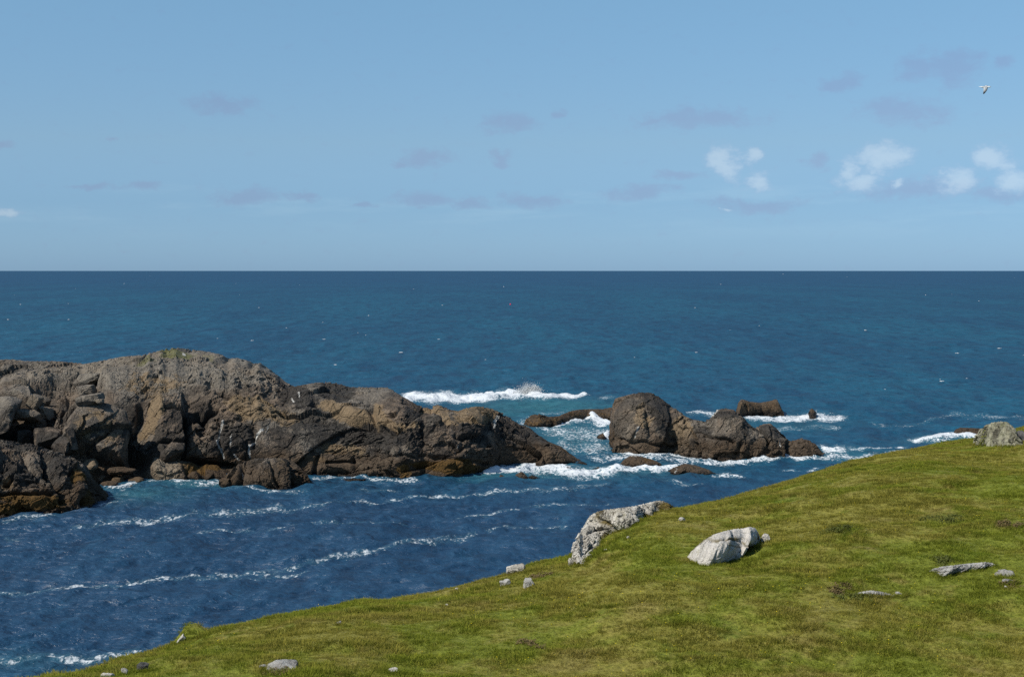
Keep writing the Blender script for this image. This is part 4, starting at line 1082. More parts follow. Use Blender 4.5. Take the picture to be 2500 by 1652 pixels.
# shore boulders left of the pale buff boulder
for i, (x0, x1, y0, y1, d_, st, lb) in enumerate([
        (203, 246, 1122, 1152, 2.5, {'ochre': .9, 'pale': .4}, 'tan boulder highest on the shore beside the weedy point'),
        (214, 244, 1152, 1172, 1.8, {'pale': .5}, 'pale stone half hidden by the weedy point'),
        (238, 262, 1158, 1180, 1.6, {'pale': .7}, 'light rounded stone on the shore below the tilted slab'),
        (256, 282, 1157, 1178, 1.6, {'ochre': .6}, 'olive brown stone in the middle of the shore boulders'),
        (270, 306, 1161, 1183, 1.8, {'ochre': .9}, 'yellowish stone at the water in the shore boulders'),
        (292, 322, 1154, 1170, 1.8, {'dark': .4}, 'dark flat stone behind the yellowish shore stone'),
        (308, 352, 1164, 1184, 2.0, {'ochre': 1.0}, 'tan wedge stone pointing right at the water edge'),
        (322, 350, 1146, 1163, 1.8, {'ochre': .8, 'pale': .4}, 'rounded tan stone behind the wedge stone'),
        (348, 372, 1155, 1174, 1.4, {'ochre': .5, 'weed': .3}, 'brown weedy stone touching the pale buff boulder'),
        (240, 290, 1174, 1190, 1.8, {'weed': .3}, 'dark red-brown stone at the left end of the shore line'),
        (335, 366, 1180, 1190, 1.2, {'dark': .7}, 'low black stone at the water beside the surf'),
        (262, 332, 1140, 1160, 2.4, {}, 'long grey-brown slab lying under the tilted slab'),
        (300, 340, 1183, 1193, 1.0, {'weed': .4, 'dark': .3}, 'low wet stone in front of the wedge stone')]):
    put_block('shore_stone', x0, x1, y0, y1, d_, lb, 330 + i, 'stone', box=0.45, cuts=8, sub=3, sea=(y1 > 1160), group='shore stones under the island', stain=st, dy=1.5, rz=15 * (i % 3 - 1))


# ------------------------------------------------------------------ rocks on the hill
def foot(c, rx, ry):
    ROCK_FOOT.append((c[0], c[1], rx, ry))


def fine_rock(size, A, seed, M=None, an=(1, 1, 1), flute=0):
    def f(P):
        big = A * (0.5 * fbm(P / size, 3, seed) * size * 0.25 + blocks(P, size, M, seed + 2, 0.4, 0.25, 0.22, an))
        small = A * (blocks(P, size * 0.36, M, seed + 7, 0.6, 0.4, 0.4, an) + 0.7 * blocks(P, size * 0.13, M, seed + 17, 0.8, 0.5, 0.5, an) + 0.04 * fbm(P / 0.12, 3, seed + 5, 0.65))
        if flute:
            q = P * np.array([1, 1, 0.10])
            small = small + flute * fbm(q / 0.16, 3, seed + 9, 0.6) + flute * 1.2 * fbm(q / 0.42, 2, seed + 11, 0.6, True)
        return big, small
    return f


wb, Pw = sheet('white_boulder', [
    (1680, 1356, 1680, 1360, 0.03), (1688, 1345, 1684, 1366, 0.25), (1700, 1333, 1692, 1373, 0.5), (1720, 1317, 1703, 1379, 0.8), (1742, 1304, 1722, 1380, 1.05), (1768, 1296, 1745, 1379, 1.2), (1795, 1290, 1770, 1374, 1.3), (1815, 1289, 1792, 1369, 1.3), (1830, 1285, 1806, 1365, 1.3),
    (1843, 1288, 1818, 1352, 1.15), (1851, 1298, 1828, 1338, .9), (1854, 1308, 1840, 1332, .6), (1853, 1320, 1849, 1328, .25), (1852, 1325, 1852, 1326, .05)],
    M_WHITE, 'hill', 300, 110, 16, (0.85, 1.0), fine_rock(0.9, 0.15, 401, rot('Y', 20)), back=0.5, sink=0.35, outward=0.05,
    feats=[('cut', 1735, 1320, 1770, 1313, 3, .06), ('cut', 1770, 1313, 1805, 1318, 3, .07), ('cut', 1805, 1318, 1828, 1336, 3, .07), ('cut', 1752, 1345, 1746, 1378, 3, .06), ('cut', 1835, 1300, 1828, 1335, 4, .14)],
    stains_and_shade=[('moss', 1772, 1315, 36, 2.4, -4, .8), ('line', 'moss', 1812, 1320, 1826, 1332, 1.8, .6), ('line', 'moss', 1780, 1329, 1806, 1335, 1.8, .7), ('line', 'moss', 1738, 1320, 1755, 1323, 1.6, .6), ('line', 'moss', 1690, 1342, 1740, 1304, 2.0, .8), ('line', 'moss', 1850, 1300, 1853, 1322, 2.0, .9)])
tag(wb, 'big smooth white boulder alone in the middle of the green slope', 'boulder')
Pw_c = Pw.mean(0); foot(Pw_c, 1.35, 0.75)

oc, Po = sheet('pale_outcrop', [
    (1412, 1372, 1416, 1380, 0.05), (1408, 1360, 1420, 1378, 0.2), (1401, 1346, 1426, 1372, 0.4), (1399, 1328, 1436, 1366, 0.6), (1404, 1316, 1446, 1356, 0.75), (1414, 1300, 1455, 1345, 0.9), (1424, 1286, 1468, 1330, 1.0), (1430, 1276, 1474, 1318, 1.05), (1436, 1264, 1478, 1308, 1.1), (1446, 1254, 1490, 1304, 1.1),
    (1462, 1247, 1505, 1298, 1.1), (1477, 1243, 1520, 1293, 1.1), (1500, 1241, 1535, 1288, 1.1), (1520, 1238, 1548, 1282, 1.1), (1545, 1235, 1560, 1274, 1.0), (1565, 1231, 1572, 1262, 0.9), (1585, 1226, 1588, 1259, 0.8), (1605, 1221, 1600, 1250, .7), (1618, 1222, 1612, 1244, .6), (1632, 1228, 1628, 1242, .4), (1648, 1237, 1648, 1240, .05)],
    M_OUTCROP, 'hill', 420, 110, 18, (0.8, 0.9), fine_rock(0.7, 0.62, 431, rot('Y', -40), (1.5, 1, 0.8)), back=1.0, sink=0.5, outward=0.08,
    feats=[('cut', 1462, 1262, 1500, 1288, 5, .22), ('cut', 1430, 1296, 1470, 1290, 4, .12), ('cut', 1555, 1240, 1562, 1268, 5, .05), ('cut', 1445, 1330, 1430, 1350, 3, .1), ('bump', 1525, 1262, 30, 20, -20, .18), ('bump', 1440, 1320, 22, 28, -40, .16)],
    stains_and_shade=[('moss', 1478, 1273, 22, 6, 25, .95), ('moss', 1462, 1252, 14, 5, -30, .8), ('moss', 1508, 1250, 22, 8, 10, .30), ('moss', 1625, 1232, 22, 12, 15, 1.0), ('moss', 1490, 1280, 14, 5, 20, .9), ('line', 'moss', 1470, 1310, 1480, 1300, 3, .8)])
tag(oc, 'long pale lichen-mottled outcrop on the edge of the slope above the water', 'outcrop')
foot(Po.mean(0), 1.6, 0.5)

lr, Pl = sheet('lichen_boulder', [
    (2384, 1076, 2384, 1079, 0.05), (2386, 1060, 2388, 1082, .3), (2391, 1048, 2394, 1084, .7), (2402, 1042, 2406, 1087, 1.0), (2414, 1034, 2418, 1088, 1.2), (2428, 1029, 2432, 1089, 1.3), (2442, 1028, 2444, 1090, 1.35), (2457, 1029, 2456, 1090, 1.3), (2466, 1035, 2466, 1090, 1.2), (2476, 1043, 2476, 1090, 1.0), (2482, 1052, 2482, 1089, .7), (2486, 1068, 2485, 1088, .3), (2488, 1084, 2487, 1087, .05)],
    M_LICHEN, 'hill', 240, 110, 16, (0.65, 1.3), fine_rock(0.9, 0.25, 451, None, (0.7, 1, 2.0), 0.085), back=0.8, sink=0.5, outward=0.05)
tag(lr, 'upright fluted greenish-grey lichen boulder at the right on the hill crest', 'boulder')
foot(Pl.mean(0), 1.0, 0.8)


def hill_rock(name, x0, x1, y0, y1, label, seed, mat, depth=None, cat='stone', box=0.5, cuts=7, ry=0, rz=0, sub=4, group='small stones on the slope', noise=.09, flat=False, bl=0.0, lift=0.0, squash=1.0):
    cx = (x0 + x1) / 2
    B = hill_hit(cx, y1 - (y1 - y0) * (0.35 if flat else 0.12))
    Y = B[1]
    w_ = (x1 - x0) / F * Y; h_ = (y1 - y0) / F * Y
    depth = depth or w_ * 0.8
    v, f = boulder_mesh((w_ * 1.1, depth, h_ * (1.5 if not flat else squash)), seed, box, cuts, noise, sub, None, bl)
    R = np.array(Matrix.Rotation(math.radians(rz), 3, 'Z') @ Matrix.Rotation(math.radians(ry), 3, 'Y'))
    if flat:                                                      # lies in the plane of the slope
        e_ = 0.6
        zx = hill_z(np.array([B[0] - e_, B[0] + e_]), np.array([Y, Y]), False); zy = hill_z(np.array([B[0], B[0]]), np.array([Y - e_, Y + e_]), False)
        nv = Vector((-(zx[1] - zx[0]) / (2 * e_), -(zy[1] - zy[0]) / (2 * e_), 1)).normalized()
        R = np.array(Vector((0, 0, 1)).rotation_difference(nv).to_matrix()) @ R
    v = v @ R.T
    ctr = np.array([B[0], Y + depth * 0.25, H - ((y0 + y1) / 2 + (y1 - y0) * (0.18 if not flat else 0.1) - HY) / F * (Y + depth * 0.25)])
    if flat:
        gz = float(hill_z(np.array([B[0]]), np.array([Y + depth * .2]))[0])
        ctr = np.array([B[0], Y + depth * 0.2, gz + lift])
    v = v + ctr
    o = mesh_obj(name, v, f, mat, False, {'moss': np.zeros(len(v))})
    tag(o, label, cat, group)
    foot(ctr, w_ * 0.46, depth * 0.42)
    th_ = np.linspace(math.pi * .95, math.pi * 2.05, 14)
    FEET.append(np.stack([ctr[0] + np.cos(th_) * w_ * .52, ctr[1] + np.sin(th_) * depth * .5, th_ * 0], 1))
    return o


hill_rock('small_boulder', 1386, 1406, 1361, 1384, 'small grey boulder at the foot of the pale outcrop', 501, M_OUTCROP, box=.35)
hill_rock('pale_slab', 1236, 1284, 1379, 1398, 'pale slab perched on the edge of the slope above the sea', 502, M_OUTCROP, 0.7, 'slab', .6, 6, -14)
hill_rock('dark_stone', 1220, 1246, 1412, 1433, 'darker cleft stone left of its grey neighbour near the slope edge', 503, M_SLAB, box=.6, cuts=9)
hill_rock('grey_stone', 1275, 1307, 1409, 1438, 'grey stone with brown turf above it near the slope edge', 504, M_SLAB, box=.45, cuts=8)
sl, Ps = sheet('flat_slab', [(2268, 1393, 2268, 1396, .02), (2280, 1387, 2284, 1398, .12), (2300, 1382, 2292, 1404, .25), (2325, 1379, 2300, 1408, .32), (2350, 1376, 2330, 1403, .32), (2380, 1373, 2350, 1396, .3), (2405, 1371, 2385, 1393, .26), (2422, 1373, 2412, 1386, .16), (2432, 1377, 2431, 1380, .02)],
               M_SLAB, 'hill', 220, 50, 8, (0.7, 1.0), fine_rock(0.45, 0.4, 461, rot('Y', 10), (3.0, 1.5, 0.35)), back=0.6, sink=0.25, outward=0.03)
tag(sl, 'long grey layered slab lying in the grass at the right', 'slab', 'small stones on the slope')
foot(Ps.mean(0), 1.05, 0.25)
sl, Ps = sheet('flat_slab', [(2087, 1449, 2087, 1452, .02), (2100, 1444, 2102, 1453, .1), (2125, 1440, 2125, 1454, .14), (2150, 1443, 2150, 1455, .12), (2172, 1448, 2170, 1455, .08), (2184, 1452, 2184, 1454, .02)],
               M_SLAB, 'hill', 120, 36, 8, (0.7, 1.0), fine_rock(0.4, 0.4, 471, rot('Y', -8), (3.0, 1.5, 0.35)), back=0.6, sink=0.2, outward=0.03)
tag(sl, 'thin pale sliver of rock flush with the lower right grass', 'slab', 'small stones on the slope')
foot(Ps.mean(0), .55, 0.15)
hill_rock('pebble', 2186, 2204, 1443, 1451, 'small grey stone just right of the thin pale sliver', 516, M_SLAB, sub=3)
hill_rock('grey_stone', 2433, 2476, 1391, 1409, 'rounded grey stone right of the long layered slab', 507, M_SLAB, box=.4)
hill_rock('grey_stone', 2449, 2476, 1411, 1424, 'smaller grey stone below the rounded one at right', 508, M_SLAB, box=.4)
hill_rock('pebble', 2451, 2464, 1429, 1437, 'little white stone lowest of the three at the right edge', 509, M_WHITE, sub=3)
hill_rock('low_stone', 648, 724, 1614, 1636, 'long pale stone with an earthy underside near the picture bottom', 510, M_SLAB, .7, 'stone', .5, 6, 2)
hill_rock('pebble', 630, 652, 1620, 1630, 'flat pale stone against the left end of the long pale stone', 511, M_SLAB, sub=3)
hill_rock('dark_boulder', 327, 364, 1618, 1638, 'dark rounded stone with pale cap near the bottom left', 512, M_DARK, cat='stone', box=.45)
hill_rock('grey_stone', 294, 312, 1628, 1648, 'light stone half in turf left of the dark rounded stone', 513, M_SLAB, box=.4, sub=3)
hill_rock('white_stone', 241, 276, 1642, 1656, 'white stone cut by the bottom picture edge at left', 514, M_WHITE, box=.5)
hill_rock('pebble', 948, 972, 1629, 1641, 'small pale stone in brown turf at the bottom middle', 515, M_WHITE, sub=3)
hill_rock('pebble', 820, 834, 1514, 1524, 'small grey stone in the upper middle grass edge', 517, M_SLAB, sub=3)
hill_rock('pebble', 1086, 1096, 1473, 1479, 'tiny white pebble in the grass below the slope edge', 518, M_WHITE, sub=3)
hill_rock('pebble', 1111, 1121, 1434, 1441, 'tiny white stone right on the slope edge', 519, M_WHITE, sub=3)
hill_rock('pebble', 1530, 1540, 1308, 1315, 'tiny white pebble right of the pale outcrop', 520, M_WHITE, sub=3)
hill_rock('pebble', 1474, 1482, 1338, 1345, 'tiny white pebble just below the pale outcrop', 521, M_WHITE, sub=3)
hill_rock('small_boulder', 1857, 1881, 1303, 1324, 'small white stone touching the right end of the white boulder', 522, M_WHITE, box=.4, ry=25)
hill_rock('pebble', 1657, 1674, 1262, 1272, 'small pale stone in dry grass behind the outcrop', 523, M_WHITE, sub=3)
hill_rock('knoll_stone', 432, 447, 1545, 1572, 'pale narrow rock face on the left of the turf knoll', 524, M_WHITE, .5, 'stone', .5, 6, 28)
hill_rock('dark_boulder', 2484, 2520, 1052, 1080, 'dark shadowed rock behind the fluted lichen boulder', 525, M_DARK, 1.2, 'boulder')  # a rock in shadow; its shade is put into the stone colour


# ------------------------------------------------------------------ grass, flowers, dark plants
def blade_mesh(name, nblades, rad, hmin, hmax, wid, lean, seed, mat):
    r = random.Random(seed); v = []; f = []
    for _ in range(nblades):
        a = r.uniform(0, 2 * math.pi); q = rad * math.sqrt(r.random()); b = r.uniform(0, 2 * math.pi)
        x, y = q * math.cos(a), q * math.sin(a)
        hgt = r.uniform(hmin, hmax); w_ = wid * r.uniform(.7, 1.2); ln = lean * r.uniform(.3, 1.2)
        ux, uy = math.cos(b), math.sin(b); lx, ly = math.cos(a), math.sin(a)
        k = len(v)
        v += [(x - ux * w_, y - uy * w_, -0.02), (x + ux * w_, y + uy * w_, -0.02),
              (x + lx * ln * .35 + ux * w_ * .8, y + ly * ln * .35 + uy * w_ * .8, hgt * .6), (x + lx * ln * .35 - ux * w_ * .8, y + ly * ln * .35 - uy * w_ * .8, hgt * .6),
              (x + lx * ln, y + ly * ln, hgt)]
        f += [(k, k + 1, k + 2, k + 3), (k + 3, k + 2, k + 4)]
    me = bpy.data.meshes.new(name); me.from_pydata(v, [], f); me.update()
    me.materials.append(mat)
    return me


def scatter(name, mesh, pts, scl, rotz, kind='stuff'):
    """one object of uncountable stuff: the template mesh instanced on points"""
    me = bpy.data.meshes.new(name)
    me.vertices.add(len(pts)); me.vertices.foreach_set('co', np.asarray(pts, np.float32).ravel())
    a = me.attributes.new('scl', 'FLOAT', 'POINT'); a.data.foreach_set('value', np.asarray(scl, np.float32))
    b = me.attributes.new('rz', 'FLOAT', 'POINT'); b.data.foreach_set('value', np.asarray(rotz, np.float32))
    o = link(bpy.data.objects.new(name, me))
    tmpl = bpy.data.objects.new(name + '_tuft', mesh)              # not linked to the scene: only a source for the instances
    ng = bpy.data.node_groups.new(name + '_nodes', 'GeometryNodeTree')
    ng.interface.new_socket('Geometry', in_out='INPUT', socket_type='NodeSocketGeometry')
    ng.interface.new_socket('Geometry', in_out='OUTPUT', socket_type='NodeSocketGeometry')
    N = ng.nodes; L = ng.links
    gi = N.new('NodeGroupInput'); go = N.new('NodeGroupOutput')
    m2p = N.new('GeometryNodeMeshToPoints')
    iop = N.new('GeometryNodeInstanceOnPoints'); oi = N.new('GeometryNodeObjectInfo')
    oi.inputs['Object'].default_value = tmpl; oi.inputs['As Instance'].default_value = True
    s_ = N.new('GeometryNodeInputNamedAttribute'); s_.data_type = 'FLOAT'; s_.inputs[0].default_value = 'scl'
    r_ = N.new('GeometryNodeInputNamedAttribute'); r_.data_type = 'FLOAT'; r_.inputs[0].default_value = 'rz'
    cx = N.new('ShaderNodeCombineXYZ')
    L.new(gi.outputs[0], m2p.inputs[0]); L.new(m2p.outputs[0], iop.inputs['Points']); L.new(oi.outputs['Geometry'], iop.inputs['Instance'])
    L.new(r_.outputs[0], cx.inputs[2]); L.new(cx.outputs[0], iop.inputs['Rotation']); L.new(s_.outputs[0], iop.inputs['Scale'])
    L.new(iop.outputs[0], go.inputs[0])
    md = o.modifiers.new('scatter', 'NODES'); md.node_group = ng
    tag(o, kind=kind)
    return o


def hill_points(n, seed, tmax=0.42):
    r = np.random.default_rng(seed)
    Y = np.sqrt(r.uniform(24 ** 2, 86 ** 2, n)); t = r.uniform(-tmax, tmax, n)
    X = t * Y
    px = CX + F * t
    Dc = np.interp(px, _crest[:, 0], _crest[:, 2])
    k = Y < Dc + 3.0
    X, Y = X[k], Y[k]
    for cx, cy, rx, ry in ROCK_FOOT:
        k = ((X - cx) / rx) ** 2 + ((Y - cy) / ry) ** 2 > 1.0
        X, Y = X[k], Y[k]
    return np.stack([X, Y, hill_z(X, Y)], 1)


tuft = blade_mesh('grass_tuft', 34, 0.16, 0.018, 0.058, 0.0055, 0.055, 3, M_BLADE)
pts = hill_points(130000, 11)
hn = fbm(pts / np.array([1.1, 1.1, 1e9]), 3, 61)
scatter('grass', tuft, pts, np.clip(0.95 + 0.55 * hn, 0.5, 1.9) * rng.uniform(.8, 1.25, len(pts)), rng.uniform(0, 6.28, len(pts)))

tall = blade_mesh('tall_tuft', 26, 0.10, 0.05, 0.12, 0.004, 0.10, 8, M_BLADE)
pts = hill_points(5000, 12)
hn = fbm(pts / np.array([2.4, 2.4, 1e9]), 3, 71)
k = hn > 0.1
pts = pts[k]
extra = []
for fl in FEET:                                                    # longer grass banked against the stones
    ln = np.hypot(np.diff(fl[:, 0]), np.diff(fl[:, 1])); cl = np.concatenate([[0], np.cumsum(ln)])
    n_ = int(cl[-1] * 26) + 3
    q = rng.uniform(0, cl[-1], n_)
    x_ = np.interp(q, cl, fl[:, 0]) + rng.normal(0, .05, n_); y_ = np.interp(q, cl, fl[:, 1]) - np.abs(rng.normal(0, .09, n_))
    extra.append(np.stack([x_, y_, hill_z(x_, y_) - 0.01], 1))
pts = np.concatenate([pts] + extra)
scatter('tall_grass', tall, pts, rng.uniform(.6, 1.15, len(pts)), rng.uniform(0, 6.28, len(pts)))

M_YELLOW = mat_plain('buttercup_petal', (0.55, 0.42, 0.01), (0.75, 0.62, 0.02), 40, .6)


def flower_mesh():
    v = []; f = []
    for k in range(5):
        a = k * 2 * math.pi / 5
        i = len(v)
        v += [(0, 0, 0.10), (0.016 * math.cos(a - .5), 0.016 * math.sin(a - .5), 0.112), (0.021 * math.cos(a), 0.021 * math.sin(a), 0.118), (0.016 * math.cos(a + .5), 0.016 * math.sin(a + .5), 0.112)]
        f.append((i, i + 1, i + 2, i + 3))
    i = len(v); v += [(-.002, 0, 0), (.002, 0, 0), (0, 0, .1)]; f.append((i, i + 1, i + 2))
    me = bpy.data.meshes.new('buttercup'); me.from_pydata(v, [], f); me.update(); me.materials.append(M_YELLOW)
    return me


pts = hill_points(5200, 13)
hn = fbm(pts / np.array([4.0, 4.0, 1e9]), 3, 81)
pts = pts[hn > -0.15]
scatter('buttercups', flower_mesh(), pts, rng.uniform(.5, 0.95, len(pts)), rng.uniform(0, 6.28, len(pts)))

# dark leafy plants in the turf
M_DOCK = mat_plain('dark_leaf', (0.05, 0.062, 0.014), (0.115, 0.125, 0.03), 9, .8, .1)
M_HEATH = mat_plain('brown_heath', (0.075, 0.055, 0.024), (0.17, 0.125, 0.055), 9, .9, .1)
M_BUSH = mat_plain('bush_leaf', (0.07, 0.082, 0.010), (0.17, 0.18, 0.025), 9, .8, .1)


def plant(name, px, py, rx, ry, hgt, label, mat, seed, n=260, cat='plant', leaf=0.035):
    """a low clump: stems with leaf-sized faces spread through a flattened dome"""
    B = hill_hit(px, py); r = random.Random(seed)
    root = link(bpy.data.objects.new(name, None)); root.location = tuple(B); root.empty_display_size = .1
    tag(root, label, cat, 'dark plants in the turf')
    v = []; f = []; sv = []; sf = []
    lobes = [(0.0, 0.0, 1.0)] + [(r.uniform(-1, 1), r.uniform(-1, 1), r.uniform(.35, .8)) for _ in range(4)]
    for i in range(n):
        lx, ly, ls = lobes[r.randrange(5)]
        u_, w_ = r.gauss(0, .42), r.gauss(0, .42)
        q = min(1.0, math.hypot(u_, w_))
        x, y = rx * (lx * .8 + u_ * ls), ry * (ly * .8 + w_ * ls)
        gz = float(hill_z(np.array([B[0] + x]), np.array([B[1] + y]))[0]) - B[2]
        top = gz + hgt * ls * (1 - q * q * .8) * r.uniform(.3, 1.2)
        for k in range(3):
            zz = gz + (top - gz) * r.uniform(.3, 1.0)
            c_ = Vector((x + r.uniform(-.05, .05), y + r.uniform(-.05, .05), zz))
            u_ = Vector((r.uniform(-1, 1), r.uniform(-1, 1), r.uniform(-.4, .6))).normalized() * leaf * r.uniform(.6, 1.4)
            w_ = u_.cross(Vector((r.uniform(-.3, .3), r.uniform(-.3, .3), 1))).normalized() * leaf * .45
            j = len(v); v += [tuple(c_ - u_), tuple(c_ + w_), tuple(c_ + u_), tuple(c_ - w_)]; f.append((j, j + 1, j + 2, j + 3))
        if i % 3 == 0:
            j = len(sv); sv += [(x - .004, y, gz - .02), (x + .004, y, gz - .02), (x, y, top)]; sf.append((j, j + 1, j + 2))
    for nm, vv, ff in (('foliage', v, f), ('stem', sv, sf)):
        me = bpy.data.meshes.new(nm); me.from_pydata(vv, [], ff); me.update(); me.materials.append(mat)
        o = link(bpy.data.objects.new(nm, me), root)
        if nm == 'stem':
            o['kind'] = 'stuff'
        else:
            o['kind'] = 'stuff'


plant('leafy_clump', 2062, 1294, .52, .5, .18, 'dark leafy clump right of the white boulder in mid slope', M_DOCK, 1)
plant('leafy_clump', 2305, 1272, .70, .6, .16, 'broad dark green patch of leaves below the crest at right', M_DOCK, 2, 300)
plant('heath_clump', 2484, 1284, .5, .6, .20, 'dark brown heath clump at the right picture edge', M_HEATH, 3)
plant('heath_clump', 2050, 1438, .32, .4, .13, 'dark brown clump left of the thin pale sliver', M_HEATH, 4, 160)
plant('leafy_clump', 2090, 1462, .5, .4, .12, 'olive clump in front of the thin pale sliver', M_DOCK, 5, 170)
plant('leafy_clump', 2300, 1368, .35, .35, .14, 'deep green clump just behind the long layered slab', M_DOCK, 6, 180)
plant('heath_clump', 2468, 1426, .28, .3, .12, 'brown clump around the two stones at right', M_HEATH, 7, 140)
plant('heath_clump', 1315, 1408, .34, .4, .14, 'reddish brown turf clump behind the grey stone', M_HEATH, 8, 170)
plant('grass_bush', 2408, 1086, .62, .4, .62, 'green grassy bush against the left of the lichen boulder', M_BUSH, 9, 620, 'bush', .05)
plant('heath_clump', 690, 1640, .42, .3, .10, 'dark earthy tuft under the long pale stone at bottom', M_HEATH, 10, 140)
plant('leafy_clump', 1300, 1572, .42, .4, .10, 'brown-green clump in the bottom middle of the slope', M_HEATH, 11, 120)


# ------------------------------------------------------------------ spray, whitecaps, buoy, gull
def build_spray():
    r = np.random.default_rng(5)
    base = sea_hit(1293, 966)
    n = 15000
    t = r.random(n)
    x = r.normal(0, 1, n) * 1.15 - 0.3
    z = np.abs(r.normal(0, 1, n)) * 0.95
    k = n // 2
    x[:k] = r.normal(0.9, .5, k); z[:k] = np.abs(r.normal(.75, .55, k))
    k2 = n // 6                                                    # jets thrown up
    j = r.integers(0, 9, k2); jt = r.random(k2) ** 1.5
    x[-k2:] = np.linspace(-.8, 1.6, 9)[j] + r.normal(0, .09, k2) * (1 + 2 * jt) - .35 * jt; z[-k2:] = jt * r.uniform(1.4, 3.0, 9)[j]
    t = np.clip(z / 2.6, 0, 1)
    y = r.normal(0, .6, n)
    C_ = np.stack([x, y, z], 1) + base
    s = np.clip(r.lognormal(-3.35, .5, n), .015, .12) * (1.6 - t)
    tet = np.array([(1, 0, -.7), (-1, 0, -.7), (0, 1, .7), (0, -1, .7)])
    V = []
    for k in range(n):
        q = rot('Z', r.uniform(0, 360)) @ rot('X', r.uniform(0, 360))
        V.append(tet @ q.T * s[k] + C_[k])
    V = np.concatenate(V)
    f0 = np.array([(0, 2, 1), (0, 1, 3), (0, 3, 2), (1, 2, 3)])
    Fs = (f0[None] + 4 * np.arange(n)[:, None, None]).reshape(-1, 3)
    o = mesh_obj('wave_spray', V, Fs, M_FOAM, True)
    tag(o, 'white plume of spray thrown up by the breaker behind the island', 'spray', kind='stuff')


build_spray()


def build_whitecaps():
    r = np.random.default_rng(9)
    spots = [(303, 692), (50, 743), (35, 721), (167, 741), (168, 761), (168, 780), (585, 720), (632, 751), (530, 826), (557, 822), (616, 831), (792, 828), (1072, 828), (788, 787), (1080, 745), (1010, 706),
             (1912, 669), (1697, 751), (2017, 857), (2335, 862), (2113, 806), (1548, 822), (1783, 806), (1405, 874), (2120, 884), (1760, 694), (1330, 890), (1500, 850), (900, 770), (1230, 700), (20, 780), (980, 860),
             (2260, 720), (2390, 735), (2100, 730), (1880, 760), (2440, 850), (2300, 930), (2160, 950), (1600, 880), (1700, 860), (820, 890), (700, 800), (1200, 860)]
    for _ in range(26):
        spots.append((r.uniform(-200, 2700), 668 + 290 * r.random() ** 1.4))
    v0, f0 = ICO[3]
    V = []; Fs = []; k = 0
    for i, (px, py) in enumerate(spots):
        P = sea_hit(px, py); big = 1.0 if i < 44 else 0.55
        w_ = max(r.uniform(.5, 1.3), P[1] * 0.0006) * big * .5; h_ = max(0.08, P[1] * 0.00017) * big * r.uniform(.7, 1.1)
        q = v0 * np.array([w_, w_ * .6, h_])
        q = q * (1 + 0.55 * fbm(q / (0.4 * w_) + 9 * i, 3, i))[:, None]
        V.append(q + P); Fs.append(f0 + k); k += len(v0)
    o = mesh_obj('whitecaps', np.concatenate(V), np.concatenate(Fs), M_FOAM, True)
    tag(o, 'scattered white wave crests on the open sea', 'wave crest', kind='stuff')


build_whitecaps()

M_RED = mat_plain('red_buoy_paint', (0.55, 0.02, 0.06), (0.7, 0.04, 0.09), 3, .4, .4)
bp = sea_hit(1246, 744)
buoy = link(bpy.data.objects.new('buoy', None)); buoy.location = tuple(bp)
tag(buoy, 'tiny red fishing buoy far out on the open sea', 'buoy')
v, f = ICO[3]
mesh_obj('float', v * np.array([.55, .55, .5]) + np.array([0, 0, .25]), f, M_RED, True, parent=buoy)
bm = bmesh.new(); bmesh.ops.create_cone(bm, segments=10, radius1=.16, radius2=.10, depth=.5, cap_ends=True)
bmesh.ops.translate(bm, verts=bm.verts, vec=(0, 0, .95)); me = bpy.data.meshes.new('eye'); bm.to_mesh(me); bm.free(); me.materials.append(M_RED)
link(bpy.data.objects.new('stalk', me), buoy)


def mat_gull():
    m, g, out = new_mat('gull_plumage')
    base = g.mix(g.attr('mantle'), col3(0.78, 0.77, 0.75), col3(0.34, 0.36, 0.38))
    base = g.mix(g.attr('tip'), base, col3(0.02, 0.02, 0.025))
    base = g.mix(g.attr('beak'), base, col3(0.45, 0.30, 0.04))
    n = g.noise(g.pos(), 60, 3, .6)
    principled(g, out, base, 0.75, 0.2, g.bump(n, .2, .01))
    return m


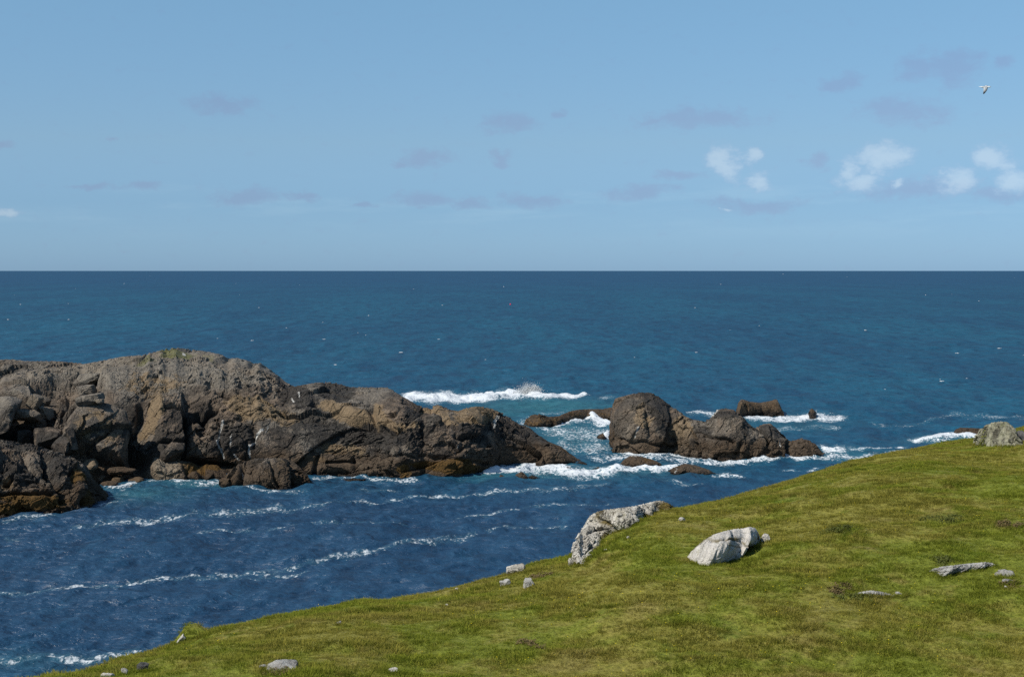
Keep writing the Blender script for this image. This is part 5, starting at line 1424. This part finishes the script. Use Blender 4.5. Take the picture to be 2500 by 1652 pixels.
def build_gull():
    """one continuous bird flying right, wings swept down in mid beat; nose +X, up +Z"""
    L = 0.53
    st = [(-.50, .010, .004, .030), (-.40, .030, .012, .022), (-.30, .040, .030, .012), (-.16, .062, .056, 0), (0, .076, .070, -.005), (.14, .070, .068, 0), (.24, .050, .052, .012), (.31, .040, .042, .022), (.37, .040, .040, .026), (.42, .030, .030, .022), (.45, .014, .014, .015), (.50, .006, .008, .008), (.54, .003, .004, .0)]
    nS = 14
    V = []; att = []
    for x, ry, rz, zc in st:
        for k in range(nS):
            a = 2 * math.pi * k / nS
            V.append((x * L, ry * L * 1.25 * math.cos(a), (zc + rz * math.sin(a) * 1.15) * L))
            att.append((1.0 if (math.sin(a) > .35 and -.3 < x < .22) else 0.0, 0.0, 1.0 if x > .44 else 0.0))
    Fc = []
    for i in range(len(st) - 1):
        for k in range(nS):
            a, b = i * nS + k, i * nS + (k + 1) % nS
            Fc.append((a, b, b + nS, a + nS))
    # wings: sections from the shoulder out, (span, drop, sweep, chord, twist)
    for sgn in (-1, 1):
        if sgn < 0:   # near wing, swept down
            sec = [(.03, .02, .06, .36), (.10, -.04, .06, .34), (.17, -.13, .05, .31), (.21, -.24, .03, .27), (.23, -.35, -.01, .21), (.235, -.45, -.05, .15), (.235, -.53, -.09, .08)]
        else:         # far wing, foreshortened, raised
            sec = [(.03, .03, .10, .25), (.14, .075, .14, .23), (.26, .085, .17, .20), (.38, .06, .16, .16), (.50, .02, .12, .11), (.60, -.02, .06, .05)]
        k0 = len(V)
        for j, (sp, dz_, xc, ch) in enumerate(sec):
            for (fx, th) in ((.5, 0), (.25, .012), (-.1, .012), (-.5, 0), (-.1, -.008), (.25, -.008)):
                V.append(((xc + fx * ch) * L, sgn * sp * L, (dz_ + th) * L))
                tp = max(0.0, (j - len(sec) + 4.0) / 2.4) + (0.35 if (sgn < 0 and j > 1 and fx > .2) else 0.0)  # near wing's front edge darkened: under-wing shade put into the plumage colour
                att.append((1.0 if th > 0 or fx > .3 else .6, min(1, tp if sgn < 0 else max(0, tp - .3)), 0.0))
        for j in range(len(sec) - 1):
            for q in range(6):
                a, b = k0 + j * 6 + q, k0 + j * 6 + (q + 1) % 6
                Fc.append((a, b, b + 6, a + 6))
    att = np.array(att)
    o = mesh_obj('seagull', V, Fc, mat_gull(), True, {'mantle': att[:, 0], 'tip': att[:, 1], 'beak': att[:, 2]})
    o.location = tuple(at(2404, 213, 62.0))
    o.rotation_euler = (math.radians(16), math.radians(2), math.radians(-8))
    tag(o, 'white and grey gull flying right with black wingtip pointing down', 'gull')


build_gull()
